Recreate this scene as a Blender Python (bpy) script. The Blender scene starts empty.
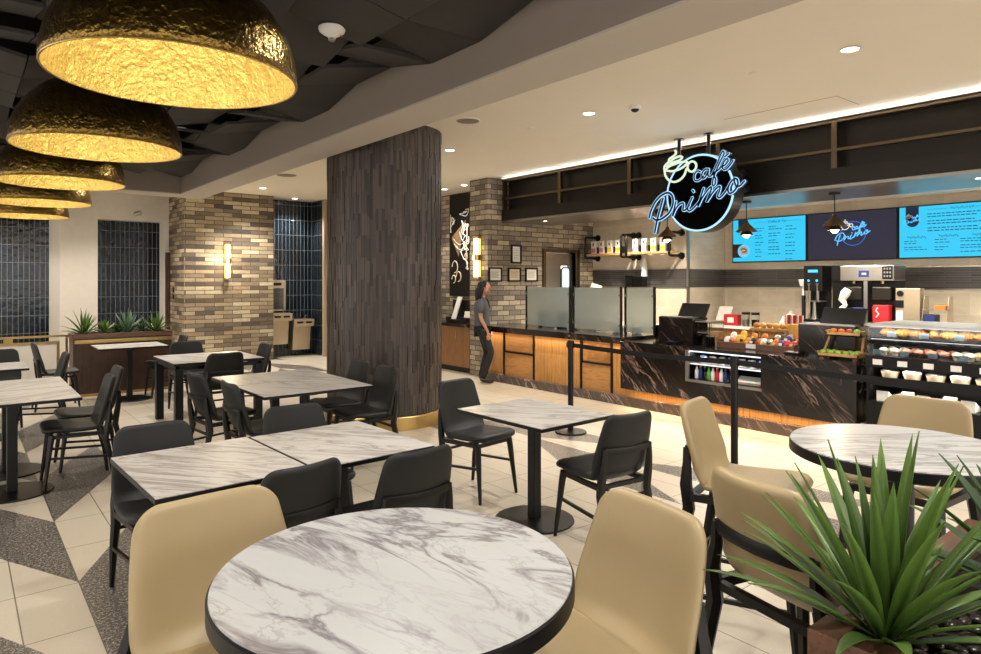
import bpy, bmesh, math, random
from mathutils import Vector, Matrix, Euler
random.seed(7)
PI=math.pi
SC=bpy.context.scene
COL=SC.collection
def hx(h,k=1.0):
    h=h.lstrip('#'); o=[]
    for i in (0,2,4):
        c=int(h[i:i+2],16)/255
        o.append((c/12.92 if c<=.04045 else ((c+.055)/1.055)**2.4)*k)
    return tuple(o)+(1,)
# ---------------------------------------------------------------- materials
class NT:
    def __init__(s,name):
        s.m=bpy.data.materials.new(name); s.m.use_nodes=True
        s.t=s.m.node_tree; s.n=s.t.nodes; s.l=s.t.links
        s.b=s.n['Principled BSDF']
    def node(s,ty,**kw):
        n=s.n.new(ty)
        for k,v in kw.items(): setattr(n,k,v)
        return n
    def inp(s,sock,v):
        if hasattr(v,'is_output') or isinstance(v,bpy.types.NodeSocket): s.l.new(v,sock)
        else: sock.default_value=v
    def M(s,op,a,b=0.0,c=None):
        n=s.node('ShaderNodeMath',operation=op)
        s.inp(n.inputs[0],a); s.inp(n.inputs[1],b)
        if c is not None: s.inp(n.inputs[2],c)
        return n.outputs[0]
    def mix(s,f,a,b,blend='MIX'):
        n=s.node('ShaderNodeMix',data_type='RGBA',blend_type=blend)
        s.inp(n.inputs[0],f); s.inp(n.inputs[6],a); s.inp(n.inputs[7],b)
        return n.outputs[2]
    def obj(s): return s.node('ShaderNodeTexCoord').outputs['Object']
    def sep(s,v):
        n=s.node('ShaderNodeSeparateXYZ'); s.l.new(v,n.inputs[0]); return n.outputs
    def comb(s,x,y,z=0.0):
        n=s.node('ShaderNodeCombineXYZ')
        for i,v in enumerate((x,y,z)): s.inp(n.inputs[i],v)
        return n.outputs[0]
    def mapping(s,v,loc=(0,0,0),rot=(0,0,0),sc=(1,1,1)):
        n=s.node('ShaderNodeMapping'); s.l.new(v,n.inputs[0])
        n.inputs[1].default_value=loc; n.inputs[2].default_value=rot; n.inputs[3].default_value=sc
        return n.outputs[0]
    def noise(s,v,scale=5,detail=4,rough=.55,dist=0.0,out=0):
        n=s.node('ShaderNodeTexNoise'); s.l.new(v,n.inputs['Vector'])
        n.inputs['Scale'].default_value=scale; n.inputs['Detail'].default_value=detail
        n.inputs['Roughness'].default_value=rough; n.inputs['Distortion'].default_value=dist
        return n.outputs[out]
    def ramp(s,f,stops,interp='LINEAR'):
        n=s.node('ShaderNodeValToRGB'); s.l.new(f,n.inputs[0]); r=n.color_ramp; r.interpolation=interp
        while len(r.elements)<len(stops): r.elements.new(.5)
        for e,(p,c) in zip(r.elements,stops): e.position=p; e.color=c if len(c)==4 else tuple(c)+(1,)
        return n.outputs[0]
    def bump(s,h,st=.3,dist=.01):
        n=s.node('ShaderNodeBump'); n.inputs['Strength'].default_value=st; n.inputs['Distance'].default_value=dist
        s.l.new(h,n.inputs['Height']); s.l.new(n.outputs[0],s.b.inputs['Normal'])
    def fin(s,col=None,rough=.5,metal=0.0,spec=None,emit=None,es=0.0):
        if col is not None: s.inp(s.b.inputs['Base Color'],col)
        s.inp(s.b.inputs['Roughness'],rough); s.inp(s.b.inputs['Metallic'],metal)
        if spec is not None: s.b.inputs['Specular IOR Level'].default_value=spec
        if emit is not None: s.inp(s.b.inputs['Emission Color'],emit); s.b.inputs['Emission Strength'].default_value=es
        return s.m
def flat(name,h,rough=.5,metal=0.0,var=.12,scale=30,bump=0.0,bscale=None,spec=None,k=1.0):
    t=NT(name); o=t.obj(); n=t.noise(o,scale,3)
    c=hx(h,k); lo=tuple(x*(1-var) for x in c[:3])+(1,); hi=tuple(min(1,x*(1+var)) for x in c[:3])+(1,)
    col=t.mix(n,lo,hi)
    if bump: t.bump(t.noise(o,bscale or scale*3,3),bump,.004)
    return t.fin(col,rough,metal,spec)
def glow(name,h,s):
    t=NT(name); return t.fin(hx('#000000'),.6,emit=hx(h),es=s)
def brickmat(name,stops,mortar,w,h,ms,rough=.8,offset=.5,bump=.5,noise=.35,axis='xy',bias=0.0,nscale=14,rnoise=0.0,wob=0.0,spec=None):
    t=NT(name); o=t.obj(); x,y,z=t.sep(o)
    u=t.M('ADD',x,y) if axis=='xy' else (x if axis=='x' else y)
    v=t.comb(u,z) if axis!='uv' else None
    if axis=='uv':
        v=t.node('ShaderNodeTexCoord').outputs['UV']
    br=t.node('ShaderNodeTexBrick'); t.l.new(v,br.inputs['Vector'])
    br.offset=offset; br.inputs['Color1'].default_value=(0,0,0,1); br.inputs['Color2'].default_value=(1,1,1,1)
    br.inputs['Mortar'].default_value=(.5,.5,.5,1)
    br.inputs['Scale'].default_value=1; br.inputs['Brick Width'].default_value=w; br.inputs['Row Height'].default_value=h
    br.inputs['Mortar Size'].default_value=ms; br.inputs['Mortar Smooth'].default_value=.1; br.inputs['Bias'].default_value=bias
    c=t.ramp(br.outputs['Color'],stops)
    n=t.noise(t.mapping(o,sc=(1,1,2.5)),nscale,5,.7)
    c=t.mix(noise,c,t.mix(n,(0.0,0.0,0.0,1),(1,1,1,1)),'OVERLAY')
    c=t.mix(br.outputs['Fac'],c,hx(mortar))
    hgt=t.M('SUBTRACT',t.M('MULTIPLY',n,.5),br.outputs['Fac'])
    if wob:
        hgt=t.M('ADD',hgt,t.M('MULTIPLY',t.noise(o,9,2),wob))
        hgt=t.M('ADD',hgt,t.M('MULTIPLY',br.outputs['Color'],.5))
    t.bump(hgt,bump,.012)
    return t.fin(c,rough,0,spec)
def woodmat(name,a,b,axis='z',scale=6,rough=.45,plank=0):
    t=NT(name); o=t.obj()
    sc={'z':(8,8,.7),'x':(.7,8,8),'y':(8,.7,8)}[axis]
    n=t.noise(t.mapping(o,sc=sc),scale,6,.65,.6)
    n2=t.noise(t.mapping(o,sc=tuple(q*.35 for q in sc)),scale,2)
    c=t.ramp(t.M('MULTIPLY_ADD',n,.7,t.M('MULTIPLY',n2,.3)),[(.33,hx(a)),(.5,hx(b)),(.62,hx(a)),(.72,hx(b))])
    h=n
    if plank:
        x,y,z=t.sep(o); u=t.M('ADD',x,y)
        f=t.M('FRACT',t.M('DIVIDE',u,plank)); g=t.M('LESS_THAN',f,.05)
        idx=t.M('FLOOR',t.M('DIVIDE',u,plank))
        r=t.M('FRACT',t.M('MULTIPLY',t.M('SINE',t.M('MULTIPLY',idx,12.9898)),437.58))
        c=t.mix(t.M('MULTIPLY',r,.35),c,hx(a)); c=t.mix(t.M('MULTIPLY',g,.6),c,hx('#1a0f08'))
    t.bump(h,.12,.003)
    return t.fin(c,rough)
def veinmat(name,base,vein,rot,stretch,scale,width,rough,second=None,rnd=True,thr=.5,dirt=None,spec=None):
    t=NT(name); o=t.obj()
    if rnd:
        oi=t.node('ShaderNodeObjectInfo').outputs['Random']
        va=t.node('ShaderNodeVectorMath',operation='ADD'); t.l.new(o,va.inputs[0])
        t.l.new(t.comb(t.M('MULTIPLY',oi,7.0),t.M('MULTIPLY',oi,13.0),0.0),va.inputs[1]); o2=va.outputs[0]
    else: o2=o
    v=t.mapping(o2,rot=rot); v=t.mapping(v,sc=stretch)
    n=t.noise(v,scale,6,.6,1.1)
    d=t.M('ABSOLUTE',t.M('SUBTRACT',n,.5))
    n2=t.noise(v,scale*.6,3,.5)
    w=t.M('MULTIPLY',n2,width*2)
    f=t.M('SUBTRACT',1.0,t.M('MINIMUM',1.0,t.M('DIVIDE',d,w)))
    f=t.M('POWER',f,1.6)
    f=t.M('MULTIPLY',f,t.M('MINIMUM',1.0,t.M('MAXIMUM',0.0,t.M('MULTIPLY',t.M('SUBTRACT',n2,thr-.12),6))))
    cloud=t.noise(v,scale*.8,5,.6,.4)
    c=t.mix(t.M('MULTIPLY',cloud,.8),hx(base),hx(dirt or base))
    c=t.mix(f,c,hx(vein))
    if second:
        m=t.noise(v,scale*1.7,6,.65,.5); e=t.M('ABSOLUTE',t.M('SUBTRACT',m,.5))
        g=t.M('SUBTRACT',1.0,t.M('MINIMUM',1.0,t.M('DIVIDE',e,width*.35)))
        g=t.M('MULTIPLY',g,t.M('MULTIPLY',n2,.75)); c=t.mix(g,c,hx(second))
    return t.fin(c,rough,0,spec)
def glassmat(name,h,rough=.05,alpha=None,ior=1.45):
    t=NT(name); t.b.inputs['Transmission Weight'].default_value=1; t.b.inputs['IOR'].default_value=ior
    o=t.obj(); n=t.noise(o,3,2); c=hx(h); lo=tuple(x*.95 for x in c[:3])+(1,)
    return t.fin(t.mix(n,lo,c),rough)
# ---------------------------------------------------------------- mesh builder
class MB:
    def __init__(s): s.v=[]; s.f=[]
    def add(s,vs,fs):
        k=len(s.v); s.v+= [tuple(p) for p in vs]; s.f+=[tuple(i+k for i in f) for f in fs]; return s
    def box(s,x0,y0,z0,x1,y1,z1):
        return s.add([(x0,y0,z0),(x1,y0,z0),(x1,y1,z0),(x0,y1,z0),(x0,y0,z1),(x1,y0,z1),(x1,y1,z1),(x0,y1,z1)],
            [(0,3,2,1),(4,5,6,7),(0,1,5,4),(1,2,6,5),(2,3,7,6),(3,0,4,7)])
    def obox(s,c,sz,rot=(0,0,0)):
        R=Euler(rot).to_matrix(); a,b,d=[q/2 for q in sz]; C=Vector(c)
        vs=[C+R@Vector(p) for p in [(-a,-b,-d),(a,-b,-d),(a,b,-d),(-a,b,-d),(-a,-b,d),(a,-b,d),(a,b,d),(-a,b,d)]]
        return s.add(vs,[(0,3,2,1),(4,5,6,7),(0,1,5,4),(1,2,6,5),(2,3,7,6),(3,0,4,7)])
    def tube(s,pts,r,n=8,closed=False,up=None,flat=None):
        P=[Vector(p) for p in pts]; N=len(P)
        rr=r if isinstance(r,(list,tuple)) else [r]*N
        vs=[];fs=[]; prev=None
        for i in range(N):
            if closed: T=(P[(i+1)%N]-P[i-1])
            else: T=(P[min(i+1,N-1)]-P[max(i-1,0)])
            if T.length<1e-9: T=Vector((0,0,1))
            T.normalize()
            if prev is None:
                a=Vector(up) if up else (Vector((0,0,1)) if abs(T.z)<.9 else Vector((1,0,0)))
                U=a-T*a.dot(T); U.normalize()
            else:
                U=prev-T*prev.dot(T)
                if U.length<1e-6: U=T.orthogonal()
                U.normalize()
            prev=U; W=T.cross(U)
            for k in range(n):
                an=2*PI*(k+.5)/n; ru=rr[i]; rw=rr[i]*(flat or 1)
                vs.append(P[i]+U*math.cos(an)*ru+W*math.sin(an)*rw)
        for i in range(N if closed else N-1):
            for k in range(n):
                a=i*n+k; b=i*n+(k+1)%n; j=((i+1)%N)*n
                fs.append((a,b,j+(k+1)%n,j+k))
        if not closed:
            fs.append(tuple(reversed(range(n)))); fs.append(tuple(range((N-1)*n,N*n)))
        return s.add(vs,fs)
    def bar(s,a,b,r0,r1=None,n=4,up=None): return s.tube([a,b],[r0,r1 if r1 is not None else r0],n,up=up)
    def lathe(s,prof,n=32,c=(0,0,0),capb=True,capt=True):
        vs=[];fs=[]; m=len(prof)
        for r,z in prof:
            for k in range(n):
                a=2*PI*k/n; vs.append((c[0]+r*math.cos(a),c[1]+r*math.sin(a),c[2]+z))
        for i in range(m-1):
            for k in range(n):
                fs.append((i*n+k,i*n+(k+1)%n,(i+1)*n+(k+1)%n,(i+1)*n+k))
        if capb: fs.append(tuple(reversed(range(n))))
        if capt: fs.append(tuple(range((m-1)*n,m*n)))
        return s.add(vs,fs)
    def sph(s,c,r,nu=16,nv=10):
        if not isinstance(r,(list,tuple)): r=(r,r,r)
        vs=[(c[0],c[1],c[2]-r[2])];fs=[]
        for i in range(1,nv):
            ph=-PI/2+PI*i/nv
            for k in range(nu):
                a=2*PI*k/nu; vs.append((c[0]+r[0]*math.cos(ph)*math.cos(a),c[1]+r[1]*math.cos(ph)*math.sin(a),c[2]+r[2]*math.sin(ph)))
        vs.append((c[0],c[1],c[2]+r[2])); L=len(vs)-1
        for k in range(nu): fs.append((0,1+(k+1)%nu,1+k)); fs.append((L,1+(nv-2)*nu+k,1+(nv-2)*nu+(k+1)%nu))
        for i in range(nv-2):
            for k in range(nu): fs.append((1+i*nu+k,1+i*nu+(k+1)%nu,1+(i+1)*nu+(k+1)%nu,1+(i+1)*nu+k))
        return s.add(vs,fs)
    def prism(s,poly,z0,z1,ax='z'):
        n=len(poly)
        def P(a,b,z): return {'z':(a,b,z),'x':(z,a,b),'y':(a,z,b)}[ax]
        vs=[P(a,b,z0) for a,b in poly]+[P(a,b,z1) for a,b in poly]
        fs=[tuple(reversed(range(n))),tuple(range(n,2*n))]+[(i,(i+1)%n,n+(i+1)%n,n+i) for i in range(n)]
        return s.add(vs,fs)
    def grid(s,fn,nu,nv,wrapu=False):
        vs=[fn(i/(nu-1) if not wrapu else i/nu,j/(nv-1)) for j in range(nv) for i in range(nu)]; fs=[]
        for j in range(nv-1):
            for i in range(nu if wrapu else nu-1):
                a=j*nu+i; b=j*nu+(i+1)%nu; fs.append((a,b,b+nu,a+nu))
        return s.add(vs,fs)
    def xf(s,M):
        s.v=[tuple(M@Vector(p)) for p in s.v]; return s
    def mesh(s,name,mat,smooth=False):
        me=bpy.data.meshes.new(name); me.from_pydata(s.v,[],s.f)
        bm=bmesh.new(); bm.from_mesh(me); bmesh.ops.recalc_face_normals(bm,faces=bm.faces); bm.to_mesh(me); bm.free()
        if mat: me.materials.append(mat)
        if smooth:
            me.polygons.foreach_set('use_smooth',[True]*len(me.polygons))
            if smooth!=2:
                try: me.set_sharp_from_angle(angle=math.radians(40))
                except Exception: pass
        me.update(); return me
    def build(s,name,mat,parent=None,smooth=False,bev=0,seg=2,label=None,world=False):
        if world and parent is not None:
            s.xf(Matrix.Translation(-Vector(parent.location)) if parent.parent is None else Matrix.Translation(-Vector(parent.parent.location)-Vector(parent.location)))
        o=bpy.data.objects.new(name,s.mesh(name,mat,smooth)); COL.objects.link(o)
        if parent is not None: o.parent=parent
        if bev:
            m=o.modifiers.new('bev','BEVEL'); m.width=bev; m.segments=seg; m.limit_method='ANGLE'; m.angle_limit=math.radians(35)
        if label: o['label']=label
        return o
def tag(o,label=None,cat=None,group=None,kind=None):
    if label: o['label']=label
    if cat: o['category']=cat
    if group: o['group']=group
    if kind: o['kind']=kind
    return o
def thing(name,label,cat,loc=(0,0,0),rz=0.0,group=None):
    o=bpy.data.objects.new(name,None); COL.objects.link(o); o.empty_display_size=.1
    o.location=loc; o.rotation_euler=(0,0,rz); return tag(o,label,cat,group)
def struct(name,mb,mat,**kw):
    o=mb.build(name,mat,**kw); o['kind']='structure'; return o
KIDS={}
def kids(o):
    return [c for c in COL.objects if c.parent==o]
def dup(root,loc,rz,label,group=None,par=None):
    r=root.copy(); COL.objects.link(r); r.location=loc; r.rotation_euler=(0,0,rz)
    if label: r['label']=label
    if group: r['group']=group
    def rec(a,b):
        for c in kids(a):
            d=c.copy(); COL.objects.link(d); d.parent=b; rec(c,d)
    rec(root,r); return r
def light(name,ty,loc,rot,energy,col=(1,.86,.7),**kw):
    l=bpy.data.lights.new(name,ty); l.energy=energy; l.color=col
    for k,v in kw.items(): setattr(l,k,v)
    o=bpy.data.objects.new(name,l); COL.objects.link(o); o.location=loc; o.rotation_euler=rot; return o
ORD=['leftmost','second from the left','third from the left','fourth from the left','fifth from the left','sixth from the left','seventh from the left','eighth from the left','ninth from the left','tenth from the left','eleventh from the left','twelfth from the left','thirteenth from the left','fourteenth from the left']
def catmull(P,n=8,closed=False):
    P=[Vector(p) for p in P]; out=[]; N=len(P)
    rng=range(N if closed else N-1)
    for i in rng:
        p0=P[i-1] if (closed or i>0) else P[0]*2-P[1]
        p1=P[i]; p2=P[(i+1)%N]; p3=P[(i+2)%N] if (closed or i+2<N) else P[-1]*2-P[-2]
        for k in range(n):
            t=k/n
            out.append(.5*((2*p1)+(p2-p0)*t+(2*p0-5*p1+4*p2-p3)*t*t+(3*p1-p0-3*p2+p3)*t**3))
    if not closed: out.append(P[-1])
    return out
# ---------------------------------------------------------------- palette
M={}
M['black']=flat('black_powder_coat','#0a0909',.4,var=.1,spec=.3)
M['blackwood']=flat('black_stained_wood','#0d0a08',.36,var=.25,scale=18,spec=.3)
M['charcoal']=flat('charcoal_vinyl','#1a1b1b',.5,spec=.35,var=.06,bump=.08,bscale=400)
M['beige']=flat('beige_leatherette','#a08c66',.42,var=.05,scale=12,bump=.06,bscale=300)
M['cream']=flat('cream_paint','#e2dacb',.85,var=.02,scale=3)
M['soffit']=flat('bulkhead_shade_grey','#857a70',.85,var=.02,scale=3)  # shade of the bulkhead sides put into this grey; grilles and seams share it
M['sofftrim']=flat('pale_grey_paint','#b4aba0',.85,var=.02,scale=3)
M['darkpanel']=flat('dark_ceiling_panel','#33302d',.9,var=.06,scale=20)
M['darkvoid']=flat('dark_plenum_paint','#0c0b0a',.95)
M['plaster']=flat('pale_wallcovering','#cfc8bd',.8,var=.07,scale=9,bump=.3,bscale=22)
M['brass']=flat('brushed_brass','#b89b62',.32,1.0,var=.08,scale=8)
M['steel']=flat('brushed_steel','#a9a49c',.3,1.0,var=.08,scale=14)
M['bronze']=flat('dark_bronze_metal','#1f1a16',.38,.4,var=.1,scale=4)
M['bronzerail']=flat('bronze_rail_metal','#6c5e4b',.35,1.0,var=.1,scale=4)
M['white']=flat('white_plastic','#d8d6d0',.5,var=.03)
M['paper']=flat('white_paper','#dedbd2',.8,var=.04)
M['beigemetal']=flat('champagne_steel','#b3a48c',.35,.7,var=.06)
M['pink']=flat('pink_print','#c8748c',.7); M['yellow']=flat('yellow_print','#dcae2c',.7)
M['red']=flat('red_print','#b3202a',.5); M['blue']=flat('navy_print','#1c2a66',.5)
M['green']=flat('green_print','#4c9a34',.6); M['orange']=flat('orange_print','#d06a1c',.6)
M['walnut']=woodmat('walnut_veneer','#2a1810','#432a1c','z',5,.4)
M['walnutx']=woodmat('walnut_cap','#452c1e','#684733','x',5,.4)
M['oak']=woodmat('oak_planks','#9c6a34','#c08c4c','z',5,.45,plank=.075)
M['oakplain']=woodmat('oak_panel','#8f6232','#b5834a','y',6,.45)
M['oakdark']=woodmat('oak_cabinet','#6c4624','#8f6236','z',5,.45,plank=.09)
M['crate']=woodmat('pale_crate_wood','#8c6a3c','#b8935a','y',6,.6)
M['marble']=veinmat('grey_veined_marble','#d6d3cc','#8d847f',(0,0,.95),(.8,5,1),1.7,.06,.28,'#9a9190',thr=.44,dirt='#b9b4ae')
M['marbleround']=veinmat('bold_veined_marble','#c6c6c4','#7c7678',(0,0,1.35),(1,2.9,1),1.9,.06,.25,'#8c8485',thr=.40,dirt='#a6a6a4')
M['darkmarble']=veinmat('dark_veined_marble','#120e0c','#a08478',(-.78,0,0),(1,.8,5),1.1,.026,.16,'#4a3a33',rnd=False,thr=.60,dirt='#221a16')
M['plinth']=veinmat('lit_plinth_marble','#5c504d','#b39a90',(-.78,0,0),(1,.8,5),1.2,.035,.2,'#74605a',rnd=False,thr=.55,dirt='#3b3331')  # plinth marble paler and rosier, the light on it put into the colour
M['teal']=brickmat('dark_teal_tile',[(0,hx('#071119')),(.5,hx('#0b1c28')),(1,hx('#060d13'))],'#64696c',.085,.335,.005,.12,offset=0,bump=.35,noise=.15,wob=1.6)
M['brick']=brickmat('tan_mixed_brick',[(0,hx('#463c34')),(.22,hx('#6e5e4b')),(.42,hx('#a08c6c')),(.56,hx('#544a40')),(.8,hx('#baab8d')),(1,hx('#7d6c55'))],'#3e3730',.36,.082,.006,.75,noise=.55,bump=.5)
M['greybrick']=brickmat('grey_brown_brick',[(0,hx('#5a5148')),(.3,hx('#887c6c')),(.5,hx('#b3a58c')),(.7,hx('#6a6056')),(1,hx('#9c8f7a'))],'#3f3932',.27,.088,.007,.7,noise=.6,bump=.5)
M['walltile']=brickmat('beige_linear_tile',[(0,hx('#b9ad9a')),(.5,hx('#c6baa7')),(1,hx('#b0a491'))],'#cabfae',.62,.30,.003,.35,noise=.3,bump=.15,nscale=3)
M['bandtile']=brickmat('charcoal_linear_tile',[(0,hx('#3b3938')),(.5,hx('#4a4745')),(1,hx('#333130'))],'#6a6560',.62,.036,.002,.35,noise=.3,bump=.25,nscale=4)
# column tile (per-strip shade from object coordinates)
t=NT('umber_column_tile'); o=t.obj(); n=t.noise(t.mapping(o,sc=(6,6,.8)),4,5,.6)
at=t.node('ShaderNodeAttribute',attribute_name='shade').outputs['Fac']
c=t.mix(at,hx('#241d1a'),hx('#4f443d')); c=t.mix(.35,c,t.mix(n,(0,0,0,1),(1,1,1,1)),'OVERLAY'); t.bump(n,.2,.004)
M['coltile']=t.fin(c,.5)
# hammered gold
def gold(name,a,b,rough,st,metal=1.0):
    t=NT(name); o=t.obj()
    n=t.noise(o,15,3,.55,.5); n2=t.noise(o,42,2,.5,.3)
    h=t.M('ADD',n,t.M('MULTIPLY',n2,.45)); t.bump(h,st,.03)
    return t.fin(t.mix(n,hx(a),hx(b)),rough,metal)
M['goldout']=gold('antique_hammered_brass','#4c3a18','#927840',.28,.5)
M['goldin']=gold('gold_leaf_lining','#ac9248','#cdb76a',.5,.9,.4)
# floor
t=NT('porcelain_floor'); o=t.obj(); x,y,z=t.sep(o)
def wrap(v,off,per): return t.M('FRACT',t.M('ADD',t.M('DIVIDE',t.M('SUBTRACT',v,off),per),200.0))
fx=wrap(x,.24,.2895); fy=wrap(y,3.72,.588)
gx=t.M('LESS_THAN',fx,.022); gy=t.M('LESS_THAN',fy,.011)
def strip(cx,off,sg):
    u=t.M('SUBTRACT',x,cx); au=t.M('ABSOLUTE',u); ins=t.M('LESS_THAN',au,.579)
    pos=t.M('GREATER_THAN',u,0.0)
    yy=t.M('ADD',y,t.M('MULTIPLY',au,2.03*sg)); yy=t.M('SUBTRACT',yy,t.M('MULTIPLY',pos,1.176))
    f=wrap(yy,off,2.352)
    return t.M('MULTIPLY',ins,t.M('LESS_THAN',f,.5))
dk=t.M('MAXIMUM',strip(.53,4.32,-1),strip(4.81,4.15,1))
dk=t.M('MAXIMUM',dk,strip(-3.8,4.15,1))
sp=t.noise(o,62,3,1.0); sp2=t.noise(o,55,3,.7)
dark=t.ramp(sp,[(.40,hx('#141210')),(.49,hx('#45413d')),(.55,hx('#665f59')),(.60,hx('#c4bbaf'))])
fi=t.noise(o,90,3,.7); big=t.noise(o,2.3,3)
lite=t.mix(fi,hx('#b5a995'),hx('#cfc5b2')); lite=t.mix(t.M('MULTIPLY',big,.25),lite,hx('#ab9f8e'))
c=t.mix(dk,lite,dark)
g=t.M('MAXIMUM',gx,gy); c=t.mix(t.M('MULTIPLY',g,.85),c,hx('#4a443d'))
t.bump(t.M('SUBTRACT',t.M('MULTIPLY',fi,.2),g),.2,.003)
M['floor']=t.fin(c,t.M('ADD',.22,t.M('MULTIPLY',fi,.2)))
# plants, pebbles
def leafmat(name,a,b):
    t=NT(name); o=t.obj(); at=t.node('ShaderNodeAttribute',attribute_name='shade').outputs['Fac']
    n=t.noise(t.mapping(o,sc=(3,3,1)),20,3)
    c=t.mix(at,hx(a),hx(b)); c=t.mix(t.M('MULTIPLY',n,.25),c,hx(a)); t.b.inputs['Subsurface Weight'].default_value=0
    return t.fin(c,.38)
M['leaf']=leafmat('yucca_leaf','#1f3c0e','#688838')
M['leafgrey']=leafmat('agave_leaf','#2f4a34','#7d9a78')
M['leafdark']=leafmat('dark_leaf','#12270f','#35601f')
M['soil']=flat('potting_soil','#1a120c',.95,var=.4,scale=60,bump=.6,bscale=80)
t=NT('river_pebble_stone'); o=t.obj(); r=t.node('ShaderNodeObjectInfo').outputs['Random']
c=t.ramp(r,[(0,hx('#1d1815')),(.5,hx('#3a302a')),(.85,hx('#57493e')),(1,hx('#8a7a68'))]); n=t.noise(o,40,3)
M['pebble']=t.fin(t.mix(t.M('MULTIPLY',n,.4),c,hx('#15110f')),.3)
M['crust']=flat('baked_crust','#b9772e',.6,var=.35,scale=40,bump=.4,bscale=90)
M['crust2']=flat('pale_bread','#d09a4a',.6,var=.3,scale=50,bump=.4,bscale=90)
M['choc']=flat('chocolate_crumb','#35221a',.7,var=.3,scale=60,bump=.4)
M['icing']=flat('pale_icing','#e3d8c4',.6,var=.1); M['salmon']=flat('pink_icing','#c9806c',.6,var=.25,scale=60)
M['kraft']=flat('pale_paperboard','#cdbb9c',.8,var=.05)
M['chip']=flat('golden_chips','#d9a02a',.6,var=.3,scale=60,bump=.4)
M['apple']=flat('green_apple_skin','#86a03a',.3,var=.2,scale=18)
M['applered']=flat('red_apple_skin','#a8402a',.3,var=.4,scale=18)
M['cardblue']=flat('pale_blue_card','#b4cfe2',.7,var=.03); M['conetan']=flat('sepia_paint','#7a5f42',.8,var=.3,scale=12)
M['palewood']=flat('pale_wood_edge','#a08c72',.6,var=.1)
M['clear']=glassmat('clear_glass','#f2f7f6',.02)
t=NT('frosted_glass'); t.b.inputs['Transmission Weight'].default_value=.72; n=t.noise(t.obj(),2.2,2)
M['frost']=t.fin(t.mix(n,hx('#c2cdc8'),hx('#dde6e1')),.3)
M['skin']=flat('skin_tone','#b98468',.55,var=.06); M['hair']=flat('dark_hair','#060505',.75,var=.3,scale=60)
M['polo']=flat('grey_polo_cloth','#4e4f52',.9,var=.1,scale=30); M['denim']=flat('dark_denim','#17191c',.85,var=.2,scale=40)
M['shoe']=flat('black_shoe_leather','#0d0c0c',.4)
M['lamp']=glow('downlight_lens','#fff3dc',6); M['bulb']=glow('warm_bulb','#ffe2a8',8); M['sconceglow']=glow('sconce_glass_glow','#ffdf9a',3)
M['cove']=glow('cove_led','#fff4e2',.8); M['led']=glow('case_led','#f4f4ff',.7); M['ledwarm']=glow('counter_led','#ffd08a',2)
M['neonblue']=glow('neon_sky_blue','#a9dcff',.6); M['neonwhite']=glow('neon_pale_green','#dcecd0',.5); M['neoncase']=flat('navy_letter_face','#0f1c4c',.5,spec=.2)
M['neonface']=glow('blue_letter_glow','#2f62c8',.5)
M['screen']=glow('cyan_menu_screen','#2cc8f4',.46); M['screendark']=glow('navy_menu_screen','#23253c',.4)
M['ink']=flat('navy_menu_ink','#0c2a5c',.6); M['scrwhite']=glow('screen_white','#f0ece2',.5); M['scrblue']=glow('screen_blue','#58b8f4',.6)
M['blueled']=glow('blue_indicator','#3aa8ff',1)
LE=dict(dl=120,kit=120,cove=17,world=1.35,pend=9.2,din=90,exp=1.19)
# ================================================================ SETTING
struct('floor',MB().box(-8,-5,-.12,12.5,17,0),M['floor'])
struct('wall_back',  # pale wall with two tall tiled niches
  MB().box(-6,15.0,0,-1.2,15.4,3.7).box(-1.2,15.0,2.84,1.54,15.4,3.7).box(1.54,15.0,0,2.17,15.4,3.7).prism([(1.40,15.4),(1.40,15.30),(1.54,15.0),(1.54,15.4)],0,2.84)
      .box(2.17,15.0,2.88,3.40,15.4,3.7).box(3.40,15.0,0,3.46,15.4,3.7).prism([(3.35,15.4),(3.35,15.30),(3.40,15.0),(3.40,15.4)],0,2.88).box(2.17,15.0,0,3.34,15.4,.35).box(-1.2,15.0,0,1.40,15.4,.35),M['plaster'])
struct('wall_back',MB().box(-1.25,15.32,.3,1.50,15.5,2.9),M['teal'])
struct('wall_back',MB().box(2.12,15.32,.3,3.38,15.5,2.92),M['teal'])
struct('trim_1',MB().box(3.385,14.86,0,3.45,14.99,2.25),M['walnut'])
struct('wall_brick',MB().box(3.46,13.8,0,5.22,15.4,3.6),M['brick'])
struct('wall_recess',MB().box(5.22,14.35,0,6.33,14.6,3.5),M['teal'])
struct('wall_recess',MB().box(6.33,13.76,0,6.5,14.6,3.5),M['teal'])
struct('trim_2',MB().box(6.3,13.66,0,6.42,13.76,3.45),M['palewood'])
struct('wall_hall',MB().box(6.42,13.70,0,8.0,13.9,3.5),M['plaster'])
struct('wall_mural',MB().box(8.0,9.2,0,8.2,13.9,3.6),M['greybrick'])
struct('wall_pilaster',MB().box(7.15,8.97,0,7.5,9.48,3.47),M['greybrick'])
# cafe side brick wall with a door opening
struct('wall_cafe',MB().box(7.5,8.97,0,8.50,9.2,3.0).box(8.50,8.97,2.2,9.32,9.2,3.0).box(9.32,8.97,0,9.81,9.2,3.0),M['greybrick'])
struct('wall_side',MB().box(9.81,6.78,0,10.0,9.2,1.55).box(9.81,6.78,1.87,10.0,9.2,3.0),M['walltile'])
struct('wall_side',MB().box(9.812,6.782,1.55,10.0,9.2,1.87),M['bandtile'])
struct('wall_right',MB().box(10.94,-5,0,11.1,6.98,1.55).box(10.94,-5,1.87,11.1,6.98,3.0).box(10.0,6.78,0,10.94,6.98,1.55).box(10.0,6.78,1.87,10.94,6.98,3.0),M['walltile'])
struct('wall_right',MB().box(10.942,-5,1.55,11.1,6.978,1.87).box(10.0,6.782,1.55,10.942,6.98,1.87),M['bandtile'])
struct('trim_3',MB().box(9.79,6.76,.9,9.83,6.80,2.9),M['steel'])
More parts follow.
